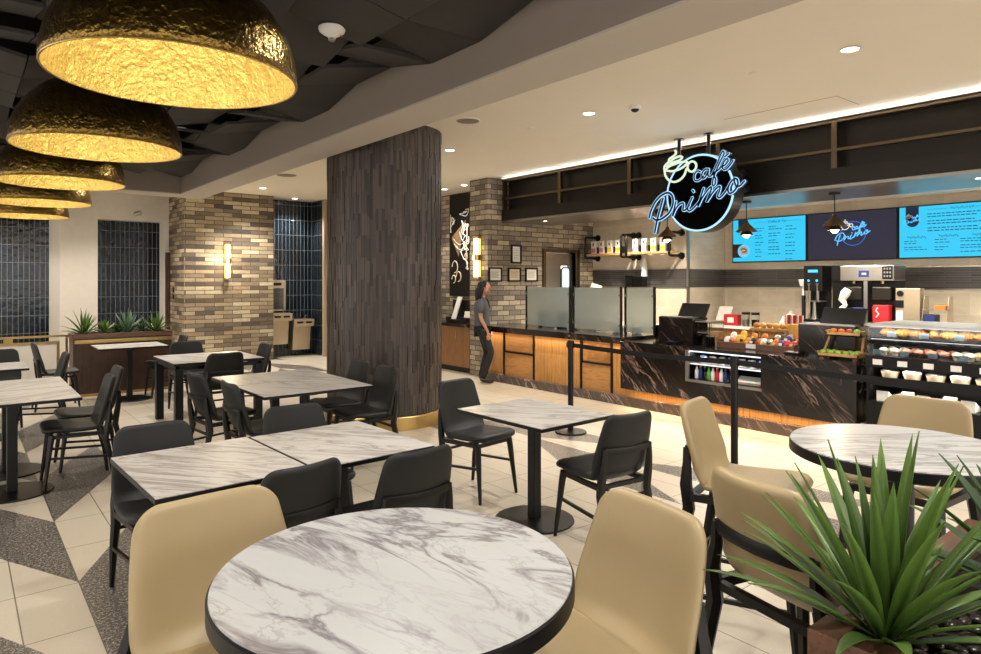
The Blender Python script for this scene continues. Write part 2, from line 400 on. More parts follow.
struct('trim_4',MB().box(9.795,6.8,1.545,9.812,8.97,1.56).box(9.795,6.8,1.865,9.812,8.97,1.88),M['steel'])
struct('trim_5',MB().box(10.925,-5,1.545,10.94,6.78,1.56).box(10.925,-5,1.865,10.94,6.78,1.88),M['steel'])
# ceilings
struct('ceiling',MB().box(3.1,-5,3.45,7.62,15.4,3.6).box(-8,12.0,3.45,3.1,15.4,3.6).box(7.62,8.97,3.45,8.2,15.4,3.6),M['cream'])
struct('ceiling',MB().box(8.66,-5,2.9,11.1,9.2,3.0),M['cream'])
struct('ceiling',MB().box(-8,-5,3.75,2.86,11.66,3.85),M['darkvoid'])
# bulkhead round the dark coffer: shade of the sides put into their grey, underside paler
struct('wall_bulkhead',MB().box(2.87,-5,3.1,3.32,12.16,3.86).box(-8,11.67,3.1,2.87,12.16,3.86),M['soffit'])
struct('trim_6',MB().box(2.872,-5,3.085,3.322,12.162,3.1).box(-8,11.672,3.085,2.872,12.162,3.1),M['sofftrim'])
# tilted dark ceiling panels
mb=MB(); rs=random.Random(3); P_=.61
for i in range(18):
    for j in range(27):
        x1=2.86-i*P_; x0=x1-P_+.012; y0=-4.9+j*P_+.035; y1=y0+P_-.012
        if y1>11.66: continue
        m=(i*2+j*3+ (i*j)%3)%4
        sl={0:(1,0),1:(0,1),2:(-1,0),3:(0,-1)}[m]; am=.12
        vs=[]
        for (a,b) in ((x0,y0),(x1,y0),(x1,y1),(x0,y1)):
            u=(a-x0)/(x1-x0)*2-1; v=(b-y0)/(y1-y0)*2-1
            zz=3.41+am*.5*(u*sl[0]+v*sl[1])
            vs.append((a,b,zz))
        vs+= [(a,b,c+.03) for a,b,c in vs]
        mb.add(vs,[(3,2,1,0),(4,5,6,7),(0,1,5,4),(1,2,6,5),(2,3,7,6),(3,0,4,7)])
struct('ceiling',mb,M['darkpanel'])
# round column, umber vertical tiles laid as staggered strips
cx,cy,cr=4.04,7.06,.675; NS=132; mb=MB(); shade=[]
rs=random.Random(5)
for k in range(NS):
    a0=2*PI*k/NS; a1=2*PI*(k+.93)/NS; off=rs.choice([0,.035,.07,.1225])*1.0
    z=.145-(.245-off) ; 
    while z<3.45:
        z0=max(z,.145); z1=min(z+.241,3.449)
        if z1-z0>.01:
            R=cr+rs.choice([0,.003,.005,.008]); sh=rs.random()
            i=len(mb.v)
            for zz in (z0,z1):
                for aa,rr in ((a0,R),(a1,R),(a1,cr-.02),(a0,cr-.02)):
                    mb.v.append((cx+rr*math.cos(aa),cy+rr*math.sin(aa),zz))
            fs=[(0,1,5,4),(1,2,6,5),(3,0,4,7),(4,5,6,7),(3,2,1,0)]
            mb.f+= [tuple(q+i for q in f) for f in fs]; shade+=[sh]*8
        z+=.245
mb2=MB(); 
mb.lathe([(cr-.004,.1),(cr-.004,3.45)],96,(cx,cy,0)); shade+=[0.0]*192
col=struct('wall_column',mb,M['coltile'])
at=col.data.attributes.new('shade','FLOAT','POINT'); at.data.foreach_set('value',shade[:len(col.data.vertices)])
struct('baseboard_column',MB().lathe([(cr+.03,0),(cr+.03,.14),(cr+.02,.15),(cr-.02,.15)],96,(cx,cy,0)),M['brass'],smooth=True)
# cafe header
struct('wall_header',MB().box(7.62,-5,2.88,7.72,8.97,3.46),M['bronze'])
struct('trim_7',MB().box(7.46,-5,2.72,7.72,9.3,2.9).box(7.36,8.92,2.72,7.46,8.97,2.9) if False else MB().box(7.46,-5,2.72,7.72,8.97,2.9),M['bronze'])
struct('trim_8',MB().box(7.47,-5,3.085,7.52,8.97,3.115).box(7.47,-5,3.40,7.62,8.97,3.425),M['bronzerail'])
mb=MB()
for y in (8.93,7.56,6.15,4.73,3.31,1.9,.5): mb.box(7.475,y-.03,2.9,7.54,y+.03,3.40)
struct('trim_9',mb,M['bronzerail'])
struct('trim_10',MB().box(7.48,-5,2.69,8.66,8.97,2.72),M['steel'])
struct('trim_11',MB().box(8.62,-5,2.72,8.66,8.97,2.92),M['cream'])
tag(MB().box(7.40,-4.5,3.438,7.425,8.9,3.449).build('cove_light_strip',M['cove']),'long thin white light line where the cream ceiling meets the dark café header','light strip')
# swing door in the brick wall
struct('trim_12',MB().box(8.44,8.93,0,8.50,9.1,2.26).box(9.32,8.93,0,9.40,9.1,2.26).box(8.50,8.93,2.2,9.32,9.1,2.26),M['bronzerail'])
d=thing('door_1','stainless steel swing door with a tall rounded window beside the wall of framed notices','door',(8.91,9.06,0)); d['kind']='structure'
MB().box(-.40,-.02,.02,.18-.1,.02,2.19).box(.32,-.02,.02,.40,.02,2.19).box(.08,-.02,1.95,.32,.02,2.19).box(.08,-.02,.02,.32,.02,1.15).build('leaf',M['steel'],d)
def rrect(w,h,r,n=6):
    o=[]
    for sx,sy,a0 in ((1,1,0),(-1,1,90),(-1,-1,180),(1,-1,270)):
        for k in range(n+1):
            a=math.radians(a0+90*k/n); o.append((sx*(w-r)+r*math.cos(a),sy*(h-r)+r*math.sin(a)))
    return o
fr=MB().tube([(x+.20,-.028,z+1.55) for x,z in rrect(.115,.375,.08)],.014,6,closed=True).build('window_frame',M['black'],d,smooth=True)
MB().prism([(x+.2,z+1.55) for x,z in rrect(.115,.375,.08)],-.012,-.004,'y').build('window_pane',glow('door_window_glow','#dfe6e6',.55),d)  # pane glows evenly by its own material
MB().box(-.40,-.035,2.12,.1,-.02,2.17).build('kick_bracket',M['steel'],d)
# ================================================================ CEILING FITTINGS
dl=thing('recessed_downlight','round recessed downlight','downlight',(5.34,2.245,3.45),0,'downlights in the cream ceiling')
MB().lathe([(.085,-.006),(.062,-.008),(.060,-.001),(.085,-.0005)],28,capb=False,capt=False).build('trim_ring',M['white'],dl,smooth=True)
MB().lathe([(.060,-.004),(.060,-.001)],24).build('lens',M['lamp'],dl)
spots=[(5.23,4.84,'downlight in the cream ceiling, the one between the black dome camera and the column'),(5.24,7.4,'downlight in the cream ceiling just right of the column top'),
 (7.38,9.96,'small downlight high behind the brick pilaster, nearer one'),(7.41,10.64,'small downlight high behind the brick pilaster, farther one'),
 (4.6,12.7,'downlight in front of the brick wall with the sconce'),(5.73,13.9,'downlight in the tiled recess above the drinking fountains')]
dl['label']='downlight in the cream ceiling near the top right corner of the photo'
for x,y,l in spots: dup(dl,(x,y,3.45),0,l,'downlights in the cream ceiling')
for x,y in ((.3,13.3),(2.3,13.2)): dup(dl,(x,y,3.45),0,'added downlight hidden beyond the bulkhead to brighten the pale niche wall','downlights in the cream ceiling')  # added fittings, hidden, for the extra spots on the niche wall
for x,y in ((5.2,-.4),(5.2,-2.9)): dup(dl,(x,y,3.45),0,'downlight in the cream ceiling behind the camera side','downlights in the cream ceiling')
dup(dl,(1.96,8.01,3.385),0,'downlight in the dark tilted ceiling, right of the second gold pendant','downlights in the dark ceiling')
for x_,y_ in ((1.96,.9),(1.96,3.2),(-.3,2.2),(.3,-.6),(-1.2,7.6),(-1.2,10.4)): dup(dl,(x_,y_,3.37),0,'added downlight in the dark tilted ceiling, out of view, to brighten the dining area','downlights in the dark ceiling')  # added fittings, out of view, for the extra spots over the tables
dup(dl,(-1.2,5.5,3.385),0,'downlight in the dark ceiling outside the left of the photo','downlights in the dark ceiling')
for i,(x,y,l) in enumerate([(8.9,4.35,'café kitchen downlight beside the middle pendant lamp'),(8.9,3.55,'café kitchen downlight left of the right pendant lamp, above the dark logo screen'),(8.95,2.6,'café kitchen downlight above the right menu screen'),(8.9,1.2,'café kitchen downlight beyond the right edge of the photo')]):
    dup(dl,(x,y,2.9),0,l,'downlights in the café kitchen ceiling')
for y in (6.3,7.6): dup(dl,(8.9,y,2.9),0,'café kitchen downlight above the condiment shelf'+(', nearer one' if y<7 else ', farther one'),'downlights in the café kitchen ceiling')
q_=dup(dl,(7.86,8.28,2.69),0,'small downlight in the steel header soffit near the framed notices','downlights in the steel soffit'); q_.scale=(.55,.55,.55)
q_=dup(dl,(7.9,2.1,2.69),0,'small downlight in the steel header soffit near the right edge','downlights in the steel soffit'); q_.scale=(.55,.55,.55)
for i,(x,y,z) in enumerate([(1.998,4.21,3.37)]):
    s=thing('smoke_detector','white smoke detector with a small red mark on the dark tilted ceiling','smoke detector',(x,y,z+.03))
    MB().lathe([(.025,-.075),(.03,-.06),(.055,-.05),(.085,-.028),(.09,-.015),(.09,-.001)],28).build('body',M['white'],s,smooth=True)
    MB().lathe([(.02,-.092),(.026,-.082),(.02,-.074)],16).build('sensor_tip',M['steel'],s,smooth=True)
    MB().obox((.05,-.03,-.052),(.03,.012,.006),(.5,.5,0)).build('red_mark',M['red'],s)
s=thing('dome_camera','small white and black dome security camera on the cream ceiling','security camera',(5.384,4.351,3.45))
MB().lathe([(.05,-.035),(.062,-.02),(.062,-.0005)],24).build('housing',M['white'],s,smooth=True)
MB().sph((0,0,-.035),(.042,.042,.03),18,10).build('dome',M['black'],s,smooth=True)
s=thing('ceiling_speaker','round flat ceiling speaker grille beside the column top','speaker',(4.42,5.9,3.45))
MB().lathe([(.10,-.012),(.125,-.008),(.13,-.0005)],32).build('grille',M['soffit'],s,smooth=True)
MB().lathe([(.13,-.012),(.14,-.006),(.14,-.0005)],32,capb=False).build('rim',M['cream'],s,smooth=True)
s=thing('ceiling_speaker','flat round ceiling vent near the brick wall, seen between the bulkhead and the column','speaker',(4.35,10.9,3.45))
MB().lathe([(.13,-.012),(.16,-.006),(.16,-.0005)],32).build('grille',M['soffit'],s,smooth=True)
for x,y,l in ((5.319,3.02,'small flat sprinkler cap on the cream ceiling left of the nearest downlight'),(5.211,5.747,'small flat sprinkler cap on the cream ceiling right of the column')):
    s=thing('sprinkler_cap',l,'sprinkler',(x,y,3.45)); MB().lathe([(.035,-.008),(.042,-.004),(.042,-.0005)],20).build('cover_plate',M['cream'],s,smooth=True)
# access panel seam
struct('trim_13',MB().box(6.55,2.0,3.447,6.56,3.3,3.452).box(6.0,1.62,3.447,6.56,1.63,3.452) if False else MB().box(6.6,2.9,3.448,6.606,4.1,3.452).box(6.6,2.894,3.448,7.1,2.9,3.452).box(3.6,.95,3.448,6.3,.957,3.452),M['soffit'])
# ================================================================ PENDANTS
R0=.61
def dome(rad,h,inner=False):
    pr=[]
    for k in range(25):
        a=k/24*PI/2; pr.append((max(rad*math.cos(a)**.92,.03),h*math.sin(a)))
    return pr
gp=thing('dome_pendant','','pendant light',(.905,3.76,2.74),0,'gold dome pendants in a row')
o=MB().lathe([(R0-.012,-.004),(R0,0)]+dome(R0,.575)[1:],96,capb=False).build('dome_shell',M['goldout'],gp,smooth=2)
MB().lathe([(R0-.010,-.003)]+[(r-.012 if r>.05 else .02,z-.012) for r,z in dome(R0,.575)[1:]],96,capb=False).build('gold_lining',M['goldin'],gp,smooth=2)
MB().tube([((R0-.005)*math.cos(a),(R0-.005)*math.sin(a),-.002) for a in [2*PI*k/96 for k in range(96)]],.0045,6,closed=True).build('rim',M['brass'],gp,smooth=True)
MB().lathe([(.03,.56),(.05,.585),(.05,.62),(.02,.63),(.012,.70)],20).build('stem',M['brass'],gp,smooth=True)
bl=MB().lathe([(.045,.40),(.05,.46),(.035,.54)],20).build('lamp_holder',M['brass'],gp,smooth=True)
MB().sph((0,0,.36),.055,18,12).build('bulb',M['bulb'],bl,smooth=True)
names=['nearest and largest hammered gold dome pendant, at the top left','second hammered gold dome pendant, just behind the largest one','third hammered gold dome pendant from the camera','fourth hammered gold dome pendant from the camera','fifth and farthest visible hammered gold dome pendant']
gp['label']=names[0]
for k in range(1,5): dup(gp,(.905,3.76+2.417*k,2.74),.7*k,names[k],'gold dome pendants in a row')
for k in range(5):
    light('pendant_bulb_light','POINT',(.905,3.76+2.417*k,2.74+.22),(0,0,0),LE['pend'],(1,.86,.66),shadow_soft_size=.1)
# ================================================================ CHAIRS
def interp(P,s):
    # P list of (s,x,z,w,cup)
    for i in range(len(P)-1):
        if P[i][0]<=s<=P[i+1][0]:
            t=(s-P[i][0])/(P[i+1][0]-P[i][0]); return [a+(b-a)*t for a,b in zip(P[i][1:],P[i+1][1:])]
    return list(P[-1][1:])
def shell(ctrl,T,Ra,Rb,dz=0,nr=26,nc=18,softa=.02,softb=.02):
    pts=catmull([(x,z,w*10) for x,z,w,c in ctrl],10)
    cc=catmull([(c,0,0) for x,z,w,c in ctrl],10)
    L=[0]
    for i in range(1,len(pts)): L.append(L[-1]+math.hypot(pts[i][0]-pts[i-1][0],pts[i][1]-pts[i-1][1]))
    tot=L[-1]; P=[(L[i],pts[i][0],pts[i][1],pts[i][2]/10,cc[i][0]) for i in range(len(pts))]
    rows=[tot*(.5-.5*math.cos(PI*i/(nr-1)))for i in range(nr)]
    top=[];bot=[]
    for s in rows:
        x,z,w,c=interp(P,s); x2,z2,_,_=interp(P,min(tot,s+.004)); x1,z1,_,_=interp(P,max(0,s-.004))
        tx,tz=x2-x1,z2-z1; l=math.hypot(tx,tz); tx/=l;tz/=l
        nx,nz=tz,-tx   # inner side normal: up for seat, forward for back (profile runs front->up)
        ww=w
        for e,R in ((s,Ra),(tot-s,Rb)):
            if e<R: ww=min(ww,w-R+math.sqrt(max(0,R*R-(R-e)**2)))
        ea=max(0,1-s/softa) if softa else 0; eb=max(0,1-(tot-s)/softb) if softb else 0
        e=max(ea,eb)
        for j in range(nc):
            u=-math.cos(PI*j/(nc-1)); y=u*ww; k=(y/w)**2*c
            th=T*math.sqrt(max(0,1-abs(u)**8))*math.sqrt(max(0,1-e*e))*.5+.0006
            top.append((x+nx*(k+th),y,z+nz*(k+th)+dz)); bot.append((x+nx*(k-th),y,z+nz*(k-th)+dz))
    mb=MB(); n=len(top); mb.v=top+bot
    for i in range(nr-1):
        for j in range(nc-1):
            a=i*nc+j; mb.f.append((a,a+1,a+nc+1,a+nc)); mb.f.append((n+a,n+a+nc,n+a+nc+1,n+a+1))
    for i in range(nr-1):
        a=i*nc; mb.f.append((a,a+nc,n+a+nc,n+a)); b=a+nc-1; mb.f.append((b,n+b,n+b+nc,b+nc))
    for j in range(nc-1):
        mb.f.append((j,n+j,n+j+1,j+1)); b=(nr-1)*nc+j; mb.f.append((b,b+1,n+b+1,n+b))
    return mb
seatc=[(-.150,.462,.218,.012),(-.06,.458,.228,.014),(.06,.464,.232,.012),(.16,.476,.228,.006),(.235,.472,.215,.0)]
backc=[(-.285,.865,.188,.030),(-.268,.78,.205,.034),(-.246,.68,.218,.040),(-.222,.58,.226,.046),(-.196,.515,.226,.036),(-.150,.470,.219,.014),(-.125,.463,.219,.010)]
def make_chair(name,dz,mat,fmat,label,cat,group,ws=1.0,bs=1.0):
    sC=[(x,z,w*ws,c) for x,z,w,c in seatc]; bC=[(-.13+(x+.13)*(1-(1-bs)*.5),.463+(z-.463)*bs,w*ws,c) for x,z,w,c in backc]
    t=thing(name,label,cat,(0,0,0),0,group)
    shell(sC[::-1],.05,.07,.012,dz,softa=.03,softb=.02).build('seat',mat,t,smooth=2)
    shell(bC[::-1],.040,.012,.058,dz,nr=34,softa=.012,softb=.022).build('backrest',mat,t,smooth=2)
    H=.43+dz; dx=.014 if dz else 0
    for sy in (-1,1):
        fx=.22+ (.03 if dz else 0); fy=.205+(.02 if dz else 0)
        MB().tube([(.165,sy*.175,H+.005),(.175,sy*.18,H-.05),(fx,sy*fy,.0)],[.026,.024,.0125],6,up=(1,0,0)).build('leg',fmat,t,smooth=True)
        rx=-.265-(.05 if dz else 0); ry=.205+(.02 if dz else 0)
        MB().tube([(-.240+dx,sy*.186*ws,H+.232*bs),(-.236+dx,sy*.190*ws,H+.15*bs),(-.218,sy*.196,H+.04),(-.205,sy*.196,H-.06),((rx-.205)/2-.005,sy*(ry-.004),H*.5),(rx,sy*ry,.0)],[.014,.019,.027,.027,.021,.0125],6,up=(1,0,0)).build('leg',fmat,t,smooth=True)
    # seat frame under the shell
    MB().tube([(.165,.175,H-.01),(-.2,.198,H-.01)],[.018,.022],4,up=(0,0,1)).tube([(.165,-.175,H-.01),(-.2,-.198,H-.01)],[.018,.022],4,up=(0,0,1))\
      .bar((.165,-.175,H-.01),(.165,.175,H-.01),.018,up=(0,0,1)).bar((-.2,-.205,H-.01),(-.2,.205,H-.01),.018,up=(0,0,1)).build('seat_frame',fmat,t)
    # curved rail round the back
    MB().tube([(-.240+dx,-.186*ws,H+.216*bs),(-.256+dx,-.11*ws,H+.212*bs),(-.264+dx,0,H+.21*bs),(-.256+dx,.11*ws,H+.212*bs),(-.240+dx,.186*ws,H+.216*bs)],.024,6,up=(0,0,1),flat=.42).build('back_rail',fmat,t,smooth=True)
    def legpt(front,sy,z):
        if front: f=(H-.05-z)/(H-.05); return (.175+(fx-.175)*f,sy*(.18+(fy-.18)*f),z)
        f=(H-.06-z)/(H-.06); return (-.205+(rx+.205)*f,sy*(.205+(ry-.205)*f),z)
    zz=.235 if not dz else .33
    mb=MB()
    for sy in (-1,1): mb.bar(legpt(1,sy,zz+.02),legpt(0,sy,zz-.01),.0125,up=(0,0,1))
    if dz: mb.bar(legpt(1,-1,.28),legpt(1,1,.28),.014,up=(0,0,1))
    mb.bar(legpt(0,-1,zz+.1),legpt(0,1,zz+.1),.0125,up=(0,0,1))
    mb.build('stretcher',fmat,t)
    return t
bc=make_chair('dining_chair',0,M['charcoal'],M['blackwood'],'','chair','charcoal dining chairs')
D=math.radians
chairs=[ # x,y,facing deg,label
 (3.22,4.16,-82,'charcoal chair on the column side of the lone square pedestal table, seat in view'),
 (3.25,2.90,84,'charcoal chair with its back to the camera at the lone square pedestal table'),
 (1.17,3.07,98,'charcoal chair just behind the left beige bar stool, back to the camera'),
 (1.74,2.97,92,'charcoal chair with its back to the camera directly behind the near round marble table'),
 (.88,3.88,-88,'charcoal chair at the far left corner of the joined tables behind the stool'),
 (1.71,3.92,-90,'charcoal chair at the far side of the joined marble tables, nearer the round column'),
 (1.90,6.22,6,'charcoal chair left of the joined tables by the column, farther of the pair'),
 (1.96,5.45,0,'charcoal chair left of the joined tables by the column, nearer of the pair'),
 (2.92,5.50,180,'charcoal chair beside the round column, nearer of the pair'),
 (2.95,6.08,180,'charcoal chair beside the round column, farther of the pair'),
 (2.36,7.93,90,'charcoal chair, back to camera, at the four legged table near the brick wall'),
 (2.37,9.12,-90,'charcoal chair facing the camera at the far side of the small four legged table'),
 (2.86,8.50,180,'charcoal chair at the right end of the small table, before the drinking fountains'),
 (.77,6.50,178,'charcoal chair in side view at the far left tables, nearer of two'),
 (.93,7.08,180,'charcoal chair at the far left tables, partly behind a nearer matching chair'),
 (.70,8.80,180,'charcoal chair facing left at the small marble table by the brass rail'),
 (1.05,10.40,0,'charcoal chair facing right, left of the table that stands against the walnut planter'),
 (2.38,10.55,180,'charcoal chair facing left, right of the table that stands against the walnut planter'),
 (.38,9.45,-90,'charcoal chair at the left edge of the photo behind the small marble table')]
bc.location=(chairs[0][0],chairs[0][1],0); bc.rotation_euler=(0,0,D(chairs[0][2])); bc['label']=chairs[0][3]
for x,y,a,l in chairs[1:]: dup(bc,(x,y,0),D(a),l,'charcoal dining chairs')
st=make_chair('bar_stool',.32,M['beige'],M['blackwood'],'','bar stool','beige bar stools',.91,.84)
stools=[(.525,1.55,-86,'beige upholstered bar stool left of the near round marble table'),
 (1.12,1.08,172,'beige upholstered bar stool right of the near round table, its seat in view'),
 (2.73,1.57,-74,'beige bar stool in profile beside the black stanchion post'),
 (3.34,1.16,180,'beige bar stool behind the right round table, in front of the pastry case'),
 (2.00,.94,-12,'beige bar stool with its back to the camera, partly behind the big spiky plant')]
st.location=(stools[0][0],stools[0][1],0); st.rotation_euler=(0,0,D(stools[0][2])); st['label']=stools[0][3]
for x,y,a,l in stools[1:]: dup(st,(x,y,0),D(a),l,'beige bar stools')
# ================================================================ TABLES
def pedestal_table(name,wx,wy,label,group,mat):
    t=thing(name,label,'table',(0,0,0),0,group)
    MB().box(-wx/2,-wy/2,.734,wx/2,wy/2,.757).build('tabletop',M['black'],t,bev=.003)
    MB().box(-wx/2+.004,-wy/2+.004,.757,wx/2-.004,wy/2-.004,.7605).build('marble_surface',mat,t)
    MB().box(-.035,-.035,.018,.035,.035,.715).build('column',M['black'],t,bev=.006)
    MB().box(-.2,-.03,.705,.2,.03,.734).box(-.03,-.2,.705,.03,.2,.734).build('top_bracket',M['black'],t)
    MB().lathe([(.275,0),(.28,.004),(.276,.012),(.05,.02)],48).build('base_disc',M['black'],t,smooth=True)
    return t
pt=pedestal_table('pedestal_table',.71,.862,'square marble topped pedestal table standing alone between two charcoal chairs','rectangular pedestal tables',M['marble'])
pt.location=(3.157,3.437,0); pt.rotation_euler=(0,0,.03)
for x,y,rz,l in ((.990,3.497,.035,'left of the two joined marble pedestal tables behind the beige stool'),(1.71,3.497,.035,'right of the two joined marble pedestal tables, corner towards the column'),
   (.345,6.44,PI/2,'nearer of the two joined marble pedestal tables at the left edge'),(.345,7.165,PI/2,'farther of the two joined marble pedestal tables at the left edge'),
   (.17,8.80,PI/2,'small marble pedestal table at the left edge near the brass rail'),(1.91,10.5,PI/2,'marble pedestal table standing against the walnut planter')):
    dup(pt,(x,y,0),rz,l,'rectangular pedestal tables')
def leg_table(wx,wy,label,group,loc):
    t=thing('four_legged_table',label,'table',loc,0,group)
    MB().box(-wx/2,-wy/2,.734,wx/2,wy/2,.757).build('tabletop',M['black'],t,bev=.003)
    MB().box(-wx/2+.004,-wy/2+.004,.757,wx/2-.004,wy/2-.004,.7605).build('marble_surface',M['marble'],t)
    for sx in (-1,1):
        for sy in (-1,1):
            cx_,cy_=sx*(wx/2-.06),sy*(wy/2-.055); MB().box(cx_-.042,cy_-.042,0,cx_+.042,cy_+.042,.70).build('leg',M['black'],t,bev=.004)
    a,b=wx/2-.03,wy/2-.03
    MB().box(-a,-b,.68,a,-b+.03,.722).box(-a,b-.03,.68,a,b,.734).box(-a,-b,.68,-a+.03,b,.722).box(a-.03,-b,.68,a,b,.722).build('apron',M['black'],t)
    return t
e1=pedestal_table('pedestal_table',.965,.690,'nearer of the two joined marble tables in front of the round column','rectangular pedestal tables',M['marble']); e1.location=(2.367,5.525,0)
dup(e1,(2.367,6.220,0),0,'farther of the two joined marble tables in front of the round column','rectangular pedestal tables')
leg_table(1.0,1.0,'small four legged marble table in the middle distance near the brick wall','four legged marble tables',(2.36,8.34,0))
def round_table(label,loc,rz,mat):
    t=thing('round_bar_table',label,'table',loc,rz,'round bar height tables')
    MB().lathe([(.368,1.022),(.377,1.027),(.377,1.060),(.374,1.0635)],96).build('tabletop',M['black'],t,smooth=True)
    MB().lathe([(.3725,1.0635),(.3715,1.067)],96).build('marble_surface',mat,t)
    MB().lathe([(.045,.018),(.045,1.02)],28).build('column',M['black'],t,smooth=True)
    MB().lathe([(.13,1.005),(.14,1.02)],28).build('top_plate',M['black'],t)
    MB().lathe([(.275,0),(.28,.004),(.276,.012),(.05,.02)],48).build('base_disc',M['black'],t,smooth=True)
    return t
round_table('round bar height table with bold grey veined marble top, nearest the camera',(.734,1.232,0),0,M['marbleround'])
round_table('round bar height table with finely streaked top behind the large spiky plant',(2.73,.97,0),.3,M['marble'])
# ================================================================ PLANTERS
def leafset(rs,n,L,wd,spread,zb,up=.15,droop=.5,prof=None):
    mb=MB(); sh=[]
    for k in range(n):
        f=(k+.5)/n; az=k*2.39996+rs.uniform(-.2,.2)
        el=PI/2-(spread*(f**.75))+rs.uniform(-.08,.08)
        l=L*rs.uniform(.82,1.08)*(1-.34*max(0,f-.45)); w=wd*rs.uniform(.85,1.1)
        d=Vector((math.cos(az),math.sin(az),0)); side=Vector((-math.sin(az),math.cos(az),0))
        p=d*(.015+.02*f)+Vector((0,0,zb+.03*(1-f))); N=9; sd=rs.random()
        for i in range(N+1):
            s=i/N; e=el-droop*f*s*s*1.1
            if i: p=p+(d*math.cos(e)+Vector((0,0,1))*math.sin(e))*(l/N)
            ww=w*(.55+1.3*s)*(1-s)**.62 if s>.0 else w*.55
            ww=w*min(1,.5+1.6*s)*(1 if s<.35 else math.cos((s-.35)/.65*PI/2)**.85)
            nrm=-d*math.sin(e)+Vector((0,0,1))*math.cos(e); fold=.32*ww
            b=len(mb.v)
            mb.v+= [tuple(p-side*ww+nrm*fold),tuple(p),tuple(p+side*ww+nrm*fold),tuple(p-nrm*.0022)]
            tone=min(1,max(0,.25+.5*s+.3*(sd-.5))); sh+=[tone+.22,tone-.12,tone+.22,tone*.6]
            if i:
                a=b-4
                mb.f+= [(a,a+1,b+1,b),(a+1,a+2,b+2,b+1),(a,b,b+3,a+3),(a+2,a+3,b+3,b+2)]
    return mb,sh
def plant(name,label,cat,loc,seed,n,L,wd,spread,mat,droop=.5,group=None,rz=0):
    t=thing(name,label,cat,loc,rz,group); rs=random.Random(seed)
    mb,sh=leafset(rs,n,L,wd,spread,.035,droop=droop)
    o=mb.build('foliage',mat,t,smooth=2)
    a=o.data.attributes.new('shade','FLOAT','POINT'); a.data.foreach_set('value',sh)
    MB().lathe([(.035,-.012),(.03,.02),(.022,.05),(.008,.06)],14).build('stem',M['soil'],t,smooth=True)
    return t
def planter(label,loc,w,d,h,band):
    t=thing('walnut_planter',label,'planter',loc)
    MB().box(0,0,.04,w,.05,h-.07).box(0,d-.05,.04,w,d,h-.07).box(0,.05,.04,.05,d-.05,h-.07).box(w-.05,.05,.04,w,d-.05,h-.07).build('box_body',M['walnut'],t)
    c=.012
    MB().box(-c,-c,h-.065,w+c,.05,h).box(-c,d-.05,h-.065,w+c,d+c,h).box(-c,.05,h-.065,.05,d-.05,h).box(w-.05,.05,h-.065,w+c,d-.05,h).build('rim',M['walnutx'],t,bev=.002)
    if band: MB().box(.02,-.008,h-.135,w-.0,-.0,h-.085).build('brass_band',M['brass'],t)
    MB().box(.01,.01,0,w-.01,d-.01,.04).build('plinth',M['brass'],t)
    MB().box(.05,.05,h-.2,w-.05,d-.05,h-.06).build('soil',M['soil'],t)
    return t
planter('long walnut planter box with brass band and five spiky plants by the far wall',(1.30,11.1,0),1.30,.42,.90,True)
for i,(x,n,L,w,sp,m,l,dr) in enumerate([(1.46,26,.36,.024,1.25,'leaf','upright spiky green plant at the left end of the far planter',.5),(1.72,20,.22,.03,1.35,'leaf','short broad leaved green plant, second in the far planter',.6),
   (1.90,18,.17,.022,1.3,'leafdark','low dark spiky plant left of the grey green agave in the far planter',.5),(2.03,26,.34,.022,.95,'leafgrey','grey green upright agave in the middle of the far planter',.3),(2.22,18,.17,.022,1.3,'leafdark','low dark spiky plant right of the grey green agave in the far planter',.5),(2.42,26,.30,.025,1.15,'leaf','spreading yellow green plant at the right end of the far planter',.5)]):
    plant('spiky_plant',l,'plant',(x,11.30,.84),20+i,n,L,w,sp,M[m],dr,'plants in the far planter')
planter('walnut planter box in the near right corner filled with dark river pebbles',(1.405,-.35,0),1.0,1.01,.95,False)
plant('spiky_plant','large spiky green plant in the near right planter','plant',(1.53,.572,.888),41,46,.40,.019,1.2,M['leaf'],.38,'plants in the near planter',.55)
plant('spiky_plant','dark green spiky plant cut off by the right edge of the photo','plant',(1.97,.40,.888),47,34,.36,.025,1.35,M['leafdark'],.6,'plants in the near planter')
rs=random.Random(11)
pm=MB().sph((0,0,0),(.021,.015,.009),14,8).mesh('river_pebble',M['pebble'],2); placed=[]; first=True
for k in range(900):
    x=rs.uniform(1.475,1.88); y=rs.uniform(.06,.59)
    if math.hypot(x-1.53,y-.572)<.055 or math.hypot(x-1.97,y-.40)<.06: continue
    if any(math.hypot(x-a,y-b)<.0285 for a,b in placed): continue
    if len(placed)>=150: break
    placed.append((x,y))
    o=bpy.data.objects.new('river_pebble',pm); COL.objects.link(o); s=rs.uniform(.8,1.25)
    o.location=(x,y,.898+rs.uniform(0,.004)); o.rotation_euler=(rs.uniform(-.15,.15),rs.uniform(-.15,.15),rs.uniform(0,PI)); o.scale=(s,s*rs.uniform(.8,1.1),s)
    tag(o,'smooth dark brown river pebble on the soil of the near right planter','pebble','river pebbles in the near planter')
# ================================================================ BRASS RAIL PARTITION
t=thing('brass_rail_partition','low white partition panel with a double brass frame at the far left','partition',(0,12.2,0))
MB().box(-2.2,-.02,.02,1.21,.02,.70).build('panel',M['plaster'],t)
MB().box(-2.2,-.03,.70,1.25,.03,.735).box(1.215,-.03,0,1.25,.03,.70).build('inner_frame',M['brass'],t)
MB().box(-2.2,-.03,.80,1.36,.03,.83).box(1.33,-.03,0,1.36,.03,.80).box(.55,-.03,.735,.66,.03,.80).build('outer_frame',M['brass'],t)
